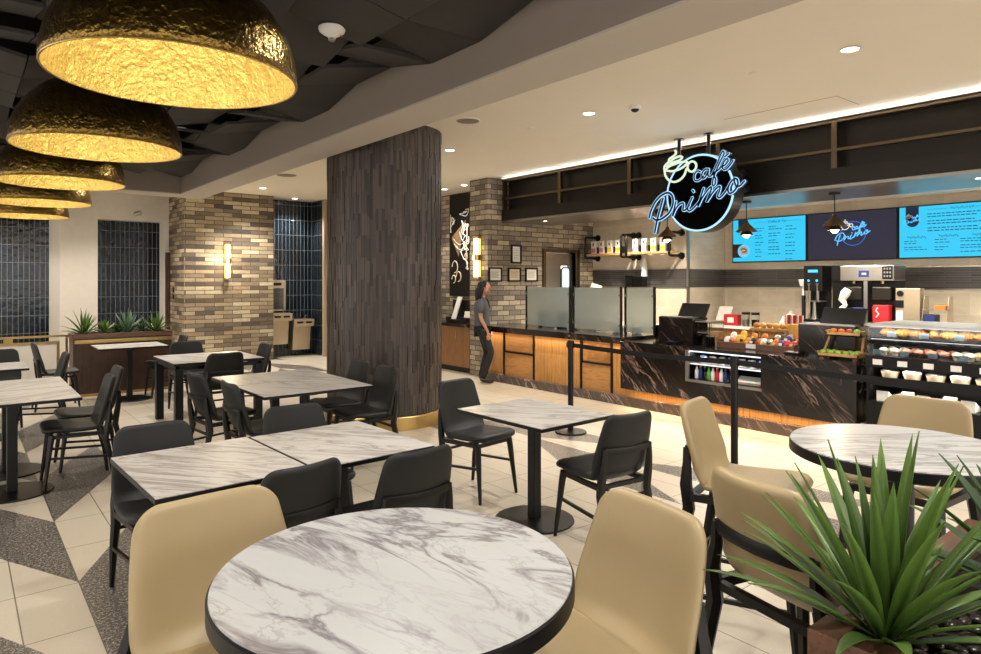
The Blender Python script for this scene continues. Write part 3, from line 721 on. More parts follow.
# wall mounted bits on the pale wall and brick
t=thing('wall_spotlight','small steel spotlight on the pale wall above the right tiled niche','spotlight',(2.86,15.0,3.0))
MB().box(-.04,-.02,-.04,.04,-.0,.04).build('mount',M['white'],t)
MB().tube([(0,-.02,0),(0,-.07,.03)],.015,8).tube([(-.05,-.06,.0),(.05,-.12,.05)],.045,14).build('head',M['steel'],t,smooth=True)
t=thing('door_hardware','small black lever and lock on the left face of the brick pier','door hardware',(3.46,14.6,1.4))
MB().box(-.02,-.03,-.1,0,.03,-.02).box(-.02,-.03,.03,0,.03,.13).build('plate',M['black'],t); MB().tube([(-.02,0,.09),(-.06,0,.09),(-.06,-.09,.085)],.012,6).build('lever',M['steel'],t)
def sconce(label,loc,rz):
    t=thing('wall_sconce',label,'wall light',loc,rz,'brass tube sconces')
    MB().box(-.05,-.015,-.36,.05,0,.36).build('backplate',M['brass'],t,bev=.004)
    MB().lathe([(.045,.33),(.062,.34),(.062,.365),(.04,.375)],20,(0,-.075,0)).lathe([(.04,-.375),(.062,-.365),(.062,-.34),(.045,-.33)],20,(0,-.075,0)).lathe([(.05,-.055),(.064,-.045),(.064,.045),(.05,.055)],20,(0,-.075,0)).build('collar',M['brass'],t,smooth=True)
    MB().box(-.015,-.06,-.03,.015,-.012,.03).box(-.015,-.04,.335,.015,-.012,.36).box(-.015,-.04,-.36,.015,-.012,-.335).build('arm',M['brass'],t)
    MB().lathe([(.044,.056),(.044,.33)],20,(0,-.075,0)).build('glass_tube',M['sconceglow'],t,smooth=True)
    MB().lathe([(.044,-.33),(.044,-.056)],20,(0,-.075,0)).build('glass_tube',M['sconceglow'],t,smooth=True)
    return t
sconce('brass double tube wall sconce on the wide tan brick wall',(4.26,13.8,2.06),0)
sconce('brass double tube wall sconce on the brick pilaster above the standing woman',(7.15,9.20,2.07),-PI/2)
light('sconce_light','POINT',(4.22,13.60,2.06),(0,0,0),9,(1,.84,.6),shadow_soft_size=.12)
light('sconce_light','POINT',(6.96,9.27,2.07),(0,0,0),5,(1,.84,.6),shadow_soft_size=.12)
# drinking fountains
def fountain(label,x,z,bottle,skirt):
    t=thing('drinking_fountain',label,'drinking fountain',(x,14.345,z),0,'wall drinking fountains')
    MB().prism([(-.0,-.10),(-.40,-.10),(-.43,.02),(-.43,.06),(-.0,.06)],-.23,.23,'x').build('basin_body',M['beigemetal'],t,bev=.008)
    MB().prism([(0,-skirt),(-.24,-skirt),(-.30,-.10),(0,-.10)],-.20,.20,'x').build('skirt',M['beigemetal'],t,bev=.006)
    MB().box(-.2,-.40,.06,.2,-.05,.066).build('drain_plate',M['steel'],t)
    MB().box(-.17,-.436,-.03,-.03,-.43,.01).box(.03,-.436,-.03,.17,-.43,.01).build('push_bar',M['black'],t)
    MB().tube([(.14,-.12,.06),(.14,-.12,.12),(.14,-.16,.14),(.14,-.19,.125)],.012,8).build('spout',M['steel'],t,smooth=True)
    if bottle:
        MB().box(-.2,-.12,.10,.2,0,.78).build('bottle_filler',M['beigemetal'],t,bev=.01)
        MB().box(-.15,-.124,.14,.15,-.118,.60).build('filler_alcove',M['bandtile'],t)
        MB().box(-.1,-.125,.66,.1,-.118,.72).build('display',M['black'],t)
    return t
fountain('higher drinking fountain with bottle filler, next to the brick wall',5.46,.90,True,.62)
fountain('lower drinking fountain to the right of the bottle filler',5.96,.76,False,.62)
# ================================================================ ORDER COUNTER (wood section)
t=thing('order_counter','oak fronted order counter with dark marble top behind the far stanchion','counter',(6.95,7.35,0))
W=dict(world=True)
MB().box(6.95,5.74,0,7.6,8.96,.125).build('plinth',M['plinth'],t,**W)
for a_,b_ in ((5.74,6.08),(6.65,7.66),(8.38,8.96)): MB().box(7.03,a_,.125,7.6,b_,.83).build('oak_front',M['oak'],t,**W)
for y0,y1 in ((6.08,6.65),(7.66,8.38)):
    f=MB().box(7.03,y0,.125,7.6,y1,.50).build('lower_panel',M['oakplain'],t,**W)
    mb=MB(); n=int((y1-y0)/.022)
    mb.box(7.045,y0,.50,7.6,y1,.83)
    for k in range(n): 
        yy=y0+.011+k*.022; mb.bar((7.04,yy,.53),(7.04,yy,.83),.0075,n=6)
    mb.build('ribbed_panel',M['oakplain'],t,**W)
    MB().box(7.015,y0-.02,.125,7.05,y0+.015,.83).box(7.015,y1-.015,.125,7.05,y1+.02,.83).box(7.015,y0,.495,7.05,y1,.52).build('black_frame',M['black'],t,**W)
MB().box(6.86,5.76,.83,7.72,8.96,.92).build('worktop',M['darkmarble'],t,bev=.003,**W)
MB().box(6.97,5.80,.82,7.0,8.9,.829).build('led_strip',M['ledwarm'],t,**W)
light('counter_led_light','AREA',(6.95,7.35,.815),(0,D(20),0),6,(1,.84,.62),shape='RECTANGLE',size=.04,size_y=3.1)
# ---------------------------------------------------------------- marble section
t=thing('marble_counter','dark veined marble service counter with orange glow beneath, right of the oak counter','counter',(6.95,4.2,0))
MB().box(6.95,2.70,0,7.6,5.74,.125).build('plinth',M['plinth'],t,**W)
MB().box(7.03,2.78,.125,7.6,5.74,.27).build('oak_base',M['oak'],t,**W)
MB().box(6.80,4.76,.26,7.1,5.735,.845).box(6.80,2.80,.26,7.1,3.77,.845).box(6.80,3.77,.26,7.1,4.76,.47).build('marble_front',M['darkmarble'],t,**W)
MB().box(6.79,2.80,.845,7.72,5.735,.88).build('worktop',M['darkmarble'],t,bev=.003,**W)
MB().box(6.90,2.85,.25,6.93,5.70,.259).build('led_strip',M['ledwarm'],t,**W)
light('counter_led_light','AREA',(6.93,4.25,.245),(0,D(25),0),9,(1,.74,.46),shape='RECTANGLE',size=.04,size_y=2.9)
# open cooler set in the marble counter
c=thing('open_cooler','open refrigerated cooler with lit shelves of drinks and sandwiches, set into the marble counter','cooler',(6.9,4.265,.47))
MB().box(6.83,3.775,.47,7.6,4.755,.50).box(7.55,3.775,.50,7.6,4.755,.845).box(6.83,3.775,.50,7.55,3.80,.845).box(6.83,4.73,.50,7.55,4.755,.845).build('cabinet',M['black'],c,**W)
MB().box(6.88,3.80,.685,7.5,4.73,.695).build('shelf',M['steel'],c,**W)
MB().box(6.84,3.80,.825,6.87,4.73,.84).box(6.89,3.80,.67,6.91,4.73,.684).build('led_strip',M['led'],c,**W)
MB().box(6.81,3.78,.47,6.83,4.75,.50).box(6.81,4.70,.50,6.83,4.75,.845).build('chrome_lip',M['steel'],c,**W)
def bottle(name,label,loc,capm,body,h=.15,r=.026,group=None):
    t=thing(name,label,'bottle',loc,0,group)
    MB().lathe([(r*.95,0),(r,.01),(r,h*.6),(r*.45,h*.82),(r*.42,h*.93)],14).build('bottle_body',body,t,smooth=True)
    MB().lathe([(r*.5,h*.93),(r*.5,h)],12).build('cap',capm,t); return t
cm=[('red','red'),('blue','navy'),('green','green'),('yellow','yellow')]
for k in range(9):
    m,nm=cm[(k*3)%4]
    bottle('drink_bottle',nm+' capped drink bottle in the cooler, '+ORD[k]+' of the front row',(6.95,4.68-k*.055,.50),M[m],M[('paper','blue','clear','green','paper','red','paper','blue','clear')[k]],group='drinks in the open cooler')
sandm=MB().prism([(-.07,0),(.07,0),(.07,.03),(-.07,.09)],-.04,.04,'x')
def wedge(label,loc,rz,m,group,s=1.0):
    t=thing('packed_sandwich',label,'sandwich',loc,rz,group)
    MB().prism([(-.06*s,.0),(.06*s,0),(.06*s,.025*s),(-.06*s,.08*s)],-.042*s,.042*s,'x').build('wrapper',M['paper'],t,bev=.003)
    MB().prism([(-.057*s,.012*s),(.0635*s,.012*s),(.0635*s,.022*s),(-.0*s,.045*s)],-.036*s,.036*s,'x').build('filling',m,t); return t
for k in range(5):
    wedge('white wrapped sandwich in the open cooler, '+ORD[k]+' of its row',(6.99,4.12-k*.075,.50),PI/2,M[['crust2','salmon','green','crust','red'][k]],'sandwiches in the open cooler')
for k in range(7):
    b=thing('yogurt_cup','small lidded cup on the upper cooler shelf, '+ORD[k],'cup',(7.0,4.62-k*.125,.695),0,'cups in the open cooler')
    MB().lathe([(.028,0),(.038,.07)],16).build('cup_body',M['paper'],b,smooth=True); MB().lathe([(.041,.07),(.041,.078)],16).build('lid',M['blue' if k%3==0 else 'steel'],b,smooth=True)
light('cooler_light','AREA',(6.95,4.265,.82),(0,D(10),0),3,(.9,.95,1),shape='RECTANGLE',size=.05,size_y=.9)
# ---------------------------------------------------------------- sneeze guards
pts=[(8.22,7.22),(7.14,6.21),(6.13,5.63)]; nm=['left','middle','right narrow']
for (y1,y0),n in zip(pts,nm):
    g=thing('sneeze_guard',n+' frosted glass sneeze guard panel standing on the order counter','sneeze guard',(7.38,(y0+y1)/2,.92),0,'frosted glass sneeze guards')
    z=.92 if y0>5.74 else .92
    MB().box(7.374,y0+.02,.945,7.384,y1-.02,1.565).build('glass_panel',M['frost'],g,**W)
    for yy in (y0,y1):
        p=MB().box(7.365,yy-.014,.92,7.393,yy+.014,1.585).build('post',M['bronze'],g,**W)
        mb=MB()
        for zz in (1.03,1.46): mb.tube([(7.355,yy+(.02 if yy==y0 else -.02),zz),(7.40,yy+(.02 if yy==y0 else -.02),zz)],.014,8)
        q=mb; q.xf(Matrix.Translation(-Vector(g.location))); q.build('clamp',M['steel'],p)
# things behind the frosted glass on the order counter
def canister(label,loc,r,h,m,lid,cat='canister',group=None):
    t=thing('canister',label,cat,loc,0,group)
    MB().lathe([(r*.9,0),(r,.01),(r,h*.9)],20).build('body',m,t,smooth=True); MB().lathe([(r*1.05,h*.9),(r*1.05,h*.97),(r*.3,h)],20).build('lid',lid,t,smooth=True); return t
canister('tall black container seen through the left frosted panel',(7.5,7.52,.92),.085,.28,M['black'],M['black'])
canister('grey container blurred behind the far end of the left frosted panel',(7.6,8.02,.92),.11,.24,M['bandtile'],M['black'])
t=thing('utensil_bin','pale green tinted bin seen through the left frosted panel','bin',(7.55,7.80,.92)); MB().box(-.09,-.14,0,.09,.14,.10).build('bin_body',M['white'],t,bev=.01); MB().box(-.095,-.145,.10,.095,.145,.112).build('rim',M['steel'],t)
for k,(y,g_) in enumerate(((6.42,'middle'),(6.34,'middle'),(6.07,'right'),(5.98,'right'))):
    t=thing('white_mug','white cup behind the '+g_+' frosted panel, '+('farther' if k%2==0 else 'nearer')+' of two','cup',(7.5,y,.92),0,'cups behind the frosted panels')
    MB().lathe([(.036,0),(.045,.1),(.043,.1),(.034,.008)],18,capt=False).build('cup_body',M['white'],t,smooth=True)
    MB().tube([(0,-.043,.08),(0,-.07,.075),(0,-.07,.035),(0,-.04,.025)],.006,8).build('handle',M['white'],t,smooth=True)
t=thing('menu_holder','small black marble menu block at the end of the frosted panels','menu holder',(7.44,5.55,.88)); MB().box(-.03,-.09,0,.03,.09,.19).build('block',M['darkmarble'],t,bev=.003); MB().box(-.034,-.07,.03,-.03,.07,.17).build('card',M['black'],t)
t=thing('customer_display','small black twin display box on top of the frosted glass panels','display',(7.38,5.95,1.585)); MB().box(-.05,-.16,0,.05,.0,.14).box(-.05,.02,0,.05,.15,.16).build('housing',M['black'],t,bev=.006); MB().lathe([(.04,0),(.035,.004)],16).xf(Matrix.Translation((-.051,.085,.08))@Matrix.Rotation(-PI/2,4,'Y')).build('lens',M['bronze'],t)
t=thing('card_reader','black card reader on the marble counter beside the register block','card reader',(6.95,5.02,.88)); MB().obox((0,0,.02),(.09,.16,.03),(0,-.15,0)).build('body',M['black'],t,bev=.004); MB().obox((-.01,.02,.037),(.05,.07,.003),(0,-.15,0)).build('screen',M['blue'],t)
t=thing('card_reader','black card reader on the marble counter left of the fruit stand','card reader',(6.95,3.50,.88)); MB().obox((0,0,.02),(.09,.16,.03),(0,-.15,0)).build('body',M['black'],t,bev=.004); MB().obox((-.01,.02,.037),(.05,.07,.003),(0,-.15,0)).build('screen',M['steel'],t)
# register blocks with point of sale screens
for (y0,y1,l) in ((4.79,5.29,'left'),(2.90,3.48,'right')):
    t=thing('register_block','dark marble register housing on the service counter, '+l+' one','register block',(7.15,(y0+y1)/2,.88),0,'marble register housings')
    MB().box(7.02,y0,.88,7.34,y1,1.21).build('marble_box',M['darkmarble'],t,bev=.003,**W)
    MB().box(7.03,y0+.01,1.21,7.33,y1-.01,1.222).build('top_edge',M['steel'],t,**W)
    yc=(y0+y1)/2-(.04 if l=='left' else -.0)
    s=thing('sale_terminal','black tilted point of sale screen on the '+l+' marble register housing','sale terminal',(7.26,yc-.08,1.222),0,'point of sale screens')
    MB().obox((-.02,0,.075),(.022,.40 if l=='left' else .44,.20),(0,.55,0)).build('display',M['black'],s,bev=.005)
    MB().obox((.02,0,.05),(.03,.12,.10),(0,.3,0)).build('stand_arm',M['black'],s); MB().box(-.06,-.1,0,.08,.1,.012).build('base',M['bronze'],s)
# glass riser and dark panel right of left block
t=thing('glass_riser','grey glass riser shelf beside the left register housing','glass riser',(7.2,4.66,.88))
for a_ in (4.57,4.74): MB().box(7.05,a_,.88,7.35,a_+.01,1.17).build('side_glass',M['clear'],t,**W)
MB().box(7.03,4.56,1.17,7.37,4.76,1.18).build('shelf',M['steel'],t,**W); MB().box(7.03,4.585,1.04,7.37,4.735,1.048).build('shelf',M['steel'],t,**W)
canister('small black jar inside the glass riser',(7.2,4.66,.88),.05,.12,M['black'],M['steel'])
# snack basket
t=thing('snack_basket','long brown wooden tray of packaged snacks on the marble counter','tray',(7.3,4.05,.88))
MB().box(7.12,3.58,.88,7.5,4.52,.90).box(7.12,3.58,.90,7.14,4.52,.945).box(7.48,3.58,.90,7.5,4.52,1.0).box(7.14,3.58,.90,7.48,3.60,.97).box(7.14,4.50,.90,7.48,4.52,.97).build('tray',M['walnutx'],t,**W)
MB().box(7.113,4.02,.895,7.119,4.14,.945).build('price_card',M['paper'],t,**W)
rs=random.Random(5)
bags=[('white','white and pink'),('salmon','pink'),('chip','golden'),('chip','golden'),('crust','brown'),('choc','dark brown'),('crust','brown'),('paper','white'),('steel','silver'),('orange','orange'),('blue','blue'),('red','red'),('red','red')]
for i,(m,cn) in enumerate(bags):
    y=4.44-i*.067
    for r,(x,z,rn) in enumerate(((7.20,.94,'front'),(7.34,.985,'back'))):
        if r==1 and i%2: continue
        t=thing('snack_bag',cn+' snack packet in the '+rn+' row of the wooden tray, '+ORD[i],'snack bag',(x,y,z-.035),rs.uniform(-.3,.3),'packets in the snack tray')
        sz=.11 if m!='chip' else .135
        def fn(u,v,sz=sz):
            a=u*2-1;b=v*2-1; return (a*.0,b*.0,0)
        mb=MB().sph((0,0,sz*.5),(.03,.042,sz*.5),12,8); mb.v=[(x_,y_*(1+.35*abs(z_/sz*2-1)**3),z_) for x_,y_,z_ in mb.v]
        mb.xf(Matrix.Rotation(.35+rs.uniform(-.1,.15),4,'Y')); mb.build('packet',M[m],t,smooth=True)
        MB().obox((-.024,0,sz*.5),(.010,.036,sz*.25),(0,.35,0)).build('packet_label',M[['paper','red','crust2','choc','yellow'][i%5]],t,bev=.003)
# raised bread stand
t=thing('bread_riser','pale wooden riser holding bread rolls above the snack tray','riser',(7.62,4.08,.88))
MB().box(7.54,3.84,1.07,7.70,4.34,1.10).box(7.56,3.86,.88,7.60,3.90,1.07).box(7.56,4.28,.88,7.60,4.32,1.07).box(7.64,3.86,.88,7.68,3.90,1.07).box(7.64,4.28,.88,7.68,4.32,1.07).build('board',M['crate'],t,**W)
rs=random.Random(9)
for k in range(6):
    y=4.29-k*.082; t=tag(MB().sph((0,0,.03),(.045,.035,.035),14,8).build('bread_roll',M['crust2' if k%2 else 'crust'],None,smooth=True),('pale' if k%2 else 'browned')+' bread roll on the raised wooden board, '+ORD[k],'bread roll','rolls on the raised board'); t.location=(7.62,y,1.10); t.rotation_euler=(0,0,rs.uniform(0,3))
t=thing('paper_bag','upright yellow paper bag right of the bread rolls','paper bag',(7.56,3.80,.90))
MB().lathe([(.045,0),(.05,.12),(.06,.24),(.05,.27)],8).build('bag_body',M['crust2'],t,smooth=True); MB().box(-.06,-.02,.09,-.052,.02,.15).build('seal',M['paper'],t)
for k in range(3):
    t=thing('popcorn_bag','red and white striped popcorn bag, '+ORD[k]+' of three behind the snack tray','popcorn bag',(7.80,3.99-k*.07,1.02-.12),0,'striped popcorn bags')
    MB().lathe([(.03,.12),(.034,.25),(.04,.36)],4).build('bag',M['red'],t); 
    mb=MB(); 
    for a in range(4): mb.tube([(.031*math.cos(a*PI/2),.031*math.sin(a*PI/2),.12),(.041*math.cos(a*PI/2),.041*math.sin(a*PI/2),.36)],.009,4)
    mb.build('white_stripe',M['paper'],t)
t=thing('back_bar_shelf','white and steel shelf unit carrying the popcorn bags','shelf',(7.8,3.75,.0))
MB().box(7.73,3.55,1.005,7.92,4.05,1.02).box(7.73,3.55,.0,7.75,3.57,1.005).box(7.73,4.03,0,7.75,4.05,1.005).box(7.9,3.55,0,7.92,3.57,1.005).box(7.9,4.03,0,7.92,4.05,1.005).build('frame',M['steel'],t,**W)
MB().box(7.725,3.6,1.02,7.73,3.78,1.13).build('price_sign',M['paper'],t,**W)
# fruit stand
t=thing('fruit_stand','two tier pale wooden fruit crate stand on the marble counter','fruit stand',(6.97,2.98,.88))
def crate(x0,y0,x1,y1,z,h): return [(x0,y0,z,x1,y1,z+.012),(x0,y0,z,x0+.012,y1,z+h),(x1-.012,y0,z,x1,y1,z+h),(x0,y0,z,x1,y0+.012,z+h*1.4),(x0,y1-.012,z,x1,y1,z+h*1.4)]
for nm_,bx in (('lower_crate',crate(6.84,2.80,7.04,3.20,.905,.04)),('upper_crate',crate(6.86,2.78,7.06,3.12,1.12,.04))):
    mb=MB(); [mb.box(*b) for b in bx]; mb.build(nm_,M['crate'],t,**W)
MB().box(6.86,2.82,.88,6.88,2.86,.905).box(7.0,2.82,.88,7.02,2.86,.905).box(6.86,3.14,.88,6.88,3.18,.905).box(7.0,3.14,.88,7.02,3.18,.905).build('foot',M['crate'],t,**W)
MB().tube([(6.93,2.806,.92),(6.95,2.786,1.16)],.014,4).tube([(6.95,3.186,.92),(6.95,3.114,1.12)],.014,4).build('side_post',M['crate'],t,**W)
mb=MB().lathe([(.004,.004),(.018,.0),(.031,.016),(.034,.032),(.027,.052),(.012,.058),(.003,.05)],16); am=mb.mesh('apple_body',M['apple'],2); am2=mb.mesh('apple_body',M['applered'],2); am3=mb.mesh('orange_body',M['orange'],2)
sm=MB().tube([(0,0,.048),(.002,0,.066)],.002,5).mesh('stem',M['soil'])
def fruit(name,me,label,loc,grp):
    t=thing(name,label,'fruit',loc,rs.uniform(0,6),grp)
    for n_,m_ in (('flesh',me),('stem',sm)):
        o=bpy.data.objects.new(n_,m_); COL.objects.link(o); o.parent=t
for k in range(5): fruit('green_apple',am,'green apple in the front row of the lower crate, '+ORD[k],(6.89,3.15-k*.072,.917),'apples in the lower crate')
for k in range(5): fruit('green_apple' if k!=2 else 'red_apple',am if k!=2 else am2,('green' if k!=2 else 'red')+' apple in the back row of the lower crate, '+ORD[k],(6.98,3.15-k*.072,.917),'apples in the lower crate')
for k in range(4): fruit('orange' if k<2 else 'red_apple',am3 if k<2 else (am2 if k==2 else am),('orange fruit','orange fruit','red apple','green apple')[k]+' in the upper crate, '+ORD[k],(6.93,3.07-k*.074,1.132),'fruit in the upper crate')
# ================================================================ PASTRY DISPLAY CASE
Y0,Y1=.70,2.70
t=thing('display_case','long black and glass pastry display case at the right end of the service line','display case',(7.15,1.7,0))
MB().box(6.78,Y0,0,7.6,Y1,.50).build('base_cabinet',M['black'],t,**W)
MB().box(7.56,Y0,.50,7.6,Y1,1.24).build('back_panel',M['bronze'],t,**W)
for a_ in (Y0,Y1-.02): MB().box(6.78,a_,.50,7.56,a_+.02,.96).build('end_panel',M['black'],t,**W)
for a_ in (.50,.69): MB().box(6.76,Y0+.02,a_,7.55,Y1-.02,a_+.035).build('lower_shelf',M['black'],t,**W)
MB().box(6.75,Y0,.86,7.56,Y1,.965).build('label_band',M['black'],t,**W)
MB().box(6.80,Y0+.02,1.125,7.5,Y1-.02,1.14).build('glass_shelf',M['black'],t,**W)
MB().box(6.775,Y0+.01,.97,6.783,Y1-.01,1.245).build('front_glass',M['clear'],t,**W)
for a_ in (Y0,Y1-.008): MB().box(6.79,a_,.97,7.55,a_+.008,1.24).build('end_glass',M['clear'],t,**W)
MB().box(6.76,Y0,1.245,7.6,Y1,1.265).build('top_panel',M['steel'],t,**W)
MB().box(6.80,Y0+.03,1.238,6.81,Y1-.03,1.244).box(6.81,Y0+.03,1.119,6.82,Y1-.03,1.124).box(6.80,Y0+.03,.854,6.81,Y1-.03,.859).box(6.80,Y0+.03,.685,6.81,Y1-.03,.689).build('led_strip',M['led'],t,**W)
for z,e in ((1.23,2.4),(1.11,2.6),(.845,3.2),(.675,2.2)): light('case_light','AREA',(6.84,1.75,z),(0,D(-12),0),e,(1,.93,.82),shape='RECTANGLE',size=.05,size_y=1.9)
for k in range(6):
    y=2.60-k*.21; MB().box(6.741,y-.05,.885,6.749,y+.03,.935).build('shelf_label',M['paper'],t,**W)
def card(y,x,z,row,k):
    c=thing('price_card','small pale price card in the case, '+row+', '+ORD[k],'price card',(x,y,z),0,'price cards in the pastry case')
    MB().obox((0,0,.032),(.003,.075,.048),(0,.2,0)).build('card',M['cardblue'],c); MB().box(-.004,-.012,0,.012,.012,.012).build('holder',M['black'],c)
for k in range(6): card(2.50-k*.27,6.83,1.14,'croissant shelf',k)
for k in range(6): card(2.62-k*.23,6.82,.965,'muffin shelf',k)
def croissant_mesh(seed):
    rs=random.Random(seed); P=[];R=[]
    for i in range(25):
        s=i/24; a=(s-.5)*1.7; P.append((.05*math.cos(a)-.05,.085*math.sin(a)*1.2,.028)); R.append(.004+.03*math.sin(PI*s)**.8*(1+.12*math.sin(s*34)))
    return MB().tube(P,R,12,up=(0,0,1)).mesh('croissant',M['crust' if seed%2 else 'crust2'],2)
cm_=[croissant_mesh(k) for k in (1,2,3)]
n=0
for r,x in enumerate((6.95,7.10)):
    for k in range(14):
        y=2.56-k*.125-(.05 if r else 0)
        o=bpy.data.objects.new('croissant',cm_[(k+r)%3]); COL.objects.link(o); o.location=(x,y,1.142); o.rotation_euler=(0,0,rs.uniform(-.35,.35)+PI/2*0+(PI/2 if k%4==3 else .3)); o.scale=(1.25,1.05,1.35)
        tag(o,('browned' if cm_[(k+r)%3].materials[0]==M['crust'] else 'golden')+' croissant in the '+('front' if r==0 else 'back')+' row of the top case shelf, '+ORD[k],'croissant','croissants in the pastry case')
def muffin(loc,topm,label,base='choc'):
    t=thing('muffin',label,'muffin',loc,rs.uniform(0,6),'muffins in the pastry case')
    MB().lathe([(.026,0),(.036,.04)],16).build('muffin_case',M[base],t,smooth=True); MB().sph((0,0,.046),(.042,.042,.028),14,8).build('muffin_top',M[topm],t,smooth=True)
kinds=[('icing','pale iced','kraft')]*2+[('salmon','pink topped','choc')]*4+[('icing','cream iced','kraft')]*2+[('chip','yellow','kraft')]*2+[('icing','white iced','choc')]*4
for r,x in enumerate((6.92,7.05)):
    for k in range(14):
        m,nm_,b=kinds[k]; muffin((x,2.60-k*.10-(.03 if r else 0),.965),m,nm_+' muffin in the '+('front' if r==0 else 'back')+' row of the middle case shelf, '+ORD[k],b)
bm_=None
for k in range(7):
    y=2.55-k*.19
    t=thing('paper_bowl','kraft paper salad bowl on the lit lower shelf, '+ORD[k],'bowl',(6.93,y,.725),0,'salad bowls in the display case')
    MB().lathe([(.055,0),(.078,.085),(.08,.088),(.074,.086),(.05,.01)],24,capt=False).build('bowl_body',M['kraft'],t,smooth=True); MB().lathe([(.079,.088),(.079,.096),(.06,.108)],24).build('clear_lid',M['white'] if k%2 else M['steel'],t,smooth=True)
for k in range(8):
    wedge('white boxed sandwich on the bottom open shelf of the case, '+ORD[k],(6.88,2.57-k*.17,.535),PI/2 if k%2 else -PI/2,M[['crust2','red','crust','yellow','green','salmon','crust','orange'][k]],'boxed sandwiches in the display case',1.25)
# glass end divider
t=thing('glass_divider','clear glass divider panel between marble counter and pastry case','glass divider',(6.85,2.75,.3)); MB().box(6.80,2.745,.30,7.5,2.755,.84).build('pane',M['clear'],t,**W); MB().box(6.80,2.735,.28,7.5,2.765,.30).build('foot_channel',M['steel'],t,**W)
# ================================================================ BACK COUNTER + EQUIPMENT
t=thing('back_counter','long back counter along the beige tiled kitchen wall','counter',(10.5,4,0))
MB().box(10.25,.5,.08,10.93,6.7,.86).build('cabinet',M['oakdark'],t,**W); MB().box(10.2,.5,.86,10.935,6.75,.90).build('worktop',M['white'],t,bev=.004,**W); MB().box(10.3,.5,0,10.93,6.7,.08).build('kick',M['black'],t,**W)
t=thing('side_counter','kitchen counter against the side wall below the condiment shelf','counter',(9.5,7.9,0))
MB().box(9.25,7.0,.08,9.8,8.9,.86).build('cabinet',M['oakdark'],t,**W); MB().box(9.2,6.95,.86,9.805,8.95,.90).build('worktop',M['white'],t,bev=.004,**W); MB().box(9.3,7.0,0,9.8,8.9,.08).build('kick',M['black'],t,**W)
t=thing('red_box','bright red snack box on the white back counter','box',(10.4,6.3,.90)); MB().box(-.06,-.13,0,.06,.13,.19).build('carton',M['red'],t,bev=.004); MB().box(-.064,-.06,.05,-.06,.06,.14).build('label_patch',M['paper'],t)
t=thing('tilted_tablet','white framed tablet leaning behind the red box','tablet',(10.55,6.55,.90)); MB().obox((0,0,.18),(.015,.26,.30),(.0,.5,0)).build('screen',M['white'],t,bev=.004); MB().obox((.06,0,.08),(.015,.05,.18),(0,-.5,0)).build('prop',M['steel'],t)
for k in range(2):
    t=thing('glass_canister','glass and black canister on the white back counter, '+('left' if k==0 else 'right')+' of two','canister',(10.35,6.02-k*.17,.90),0,'glass canisters on the back counter'); MB().lathe([(.06,0),(.065,.2)],18).build('jar',M['clear'],t,smooth=True); MB().lathe([(.067,.2),(.067,.24)],18).build('lid',M['black'],t,smooth=True); MB().lathe([(.05,.01),(.05,.12)],14).build('contents',M['choc' if k else 'steel'],t,smooth=True)
t=thing('plastic_dome','clear domed cover on the back counter behind the bread rolls','dome cover',(10.35,5.25,.90)); MB().lathe([(.17,0),(.17,.10),(.12,.2),(.03,.25),(.02,.29)],24).build('dome',M['white'],t,smooth=True); MB().lathe([(.18,-.0),(.18,.012)],24).build('tray',M['steel'],t)
t=thing('syrup_pump','tall thin syrup pump bottle right of the clear domed cover','pump bottle',(10.35,4.92,.90)); MB().lathe([(.045,0),(.045,.25),(.015,.3),(.012,.5)],14).build('bottle',M['steel'],t,smooth=True); MB().tube([(0,0,.48),(0,0,.56),(-.09,0,.55)],.01,8).build('spout',M['black'],t,smooth=True)
# equipment on a black island
t=thing('equipment_cabinet','black equipment cabinet carrying the drink machines','cabinet',(10.0,4.0,0)); MB().box(9.62,2.55,.0,10.19,4.82,1.04).build('body',M['black'],t,**W); MB().box(9.6,2.53,1.04,10.19,4.84,1.07).build('top',M['steel'],t,**W)
e=thing('coffee_brewer','tall black drink dispenser with blue indicator lights beside the left menu screen','dispenser',(9.9,4.66,1.07))
MB().box(-.14,-.17,.45,.18,.10,.82).box(.06,-.17,.0,.18,.10,.45).box(-.16,-.17,0,.18,.10,.04).build('housing',M['black'],e,bev=.01)
MB().box(-.145,-.11,.72,-.139,.03,.76).build('indicator',M['blueled'],e)
for yy in (-.10,.02):
    q=MB().lathe([(.018,.30),(.022,.36),(.022,.52),(.03,.56)],14,(-.12,yy,0)).build('brew_head',M['steel'],e,smooth=True); MB().sph((-.15,yy,.60),(.016,.016,.02),10,6).build('indicator',M['blueled'],q)
MB().lathe([(.05,.04),(.03,.12),(.02,.3)],14,(-.09,-.04,0)).build('pouring_column',M['steel'],e,smooth=True)
MB().box(-.13,-.15,.29,.06,.08,.31).build('shelf_plate',M['steel'],e)
t=thing('funnel_cup','stack of white paper cups left of the black dispenser','cups',(9.85,4.86-.07,1.07)); MB().lathe([(.02,.38),(.02,.50),(.05,.52),(.075,.62)],16,(.02,.02,0)).build('cups',M['white'],t,smooth=True); MB().lathe([(.028,0),(.028,.38)],12,(.02,.02,0)).build('holder',M['bronze'],t,smooth=True)
e=thing('espresso_machine','large stainless and black coffee machine with a small display','coffee machine',(9.9,3.90,1.07))
MB().box(-.16,-.36,.60,.25,.33,.81).build('top_housing',M['steel'],e,bev=.01)
MB().box(-.02,-.36,0,.25,.50,.60).box(-.05,.335,.60,.25,.50,.82).build('black_body',M['black'],e,bev=.006)
MB().box(-.166,-.05,.65,-.158,.08,.74).build('display',M['blue'],e); MB().box(-.168,-.02,.68,-.164,.04,.71).build('display_digits',M['scrwhite'],e)
mb=MB()
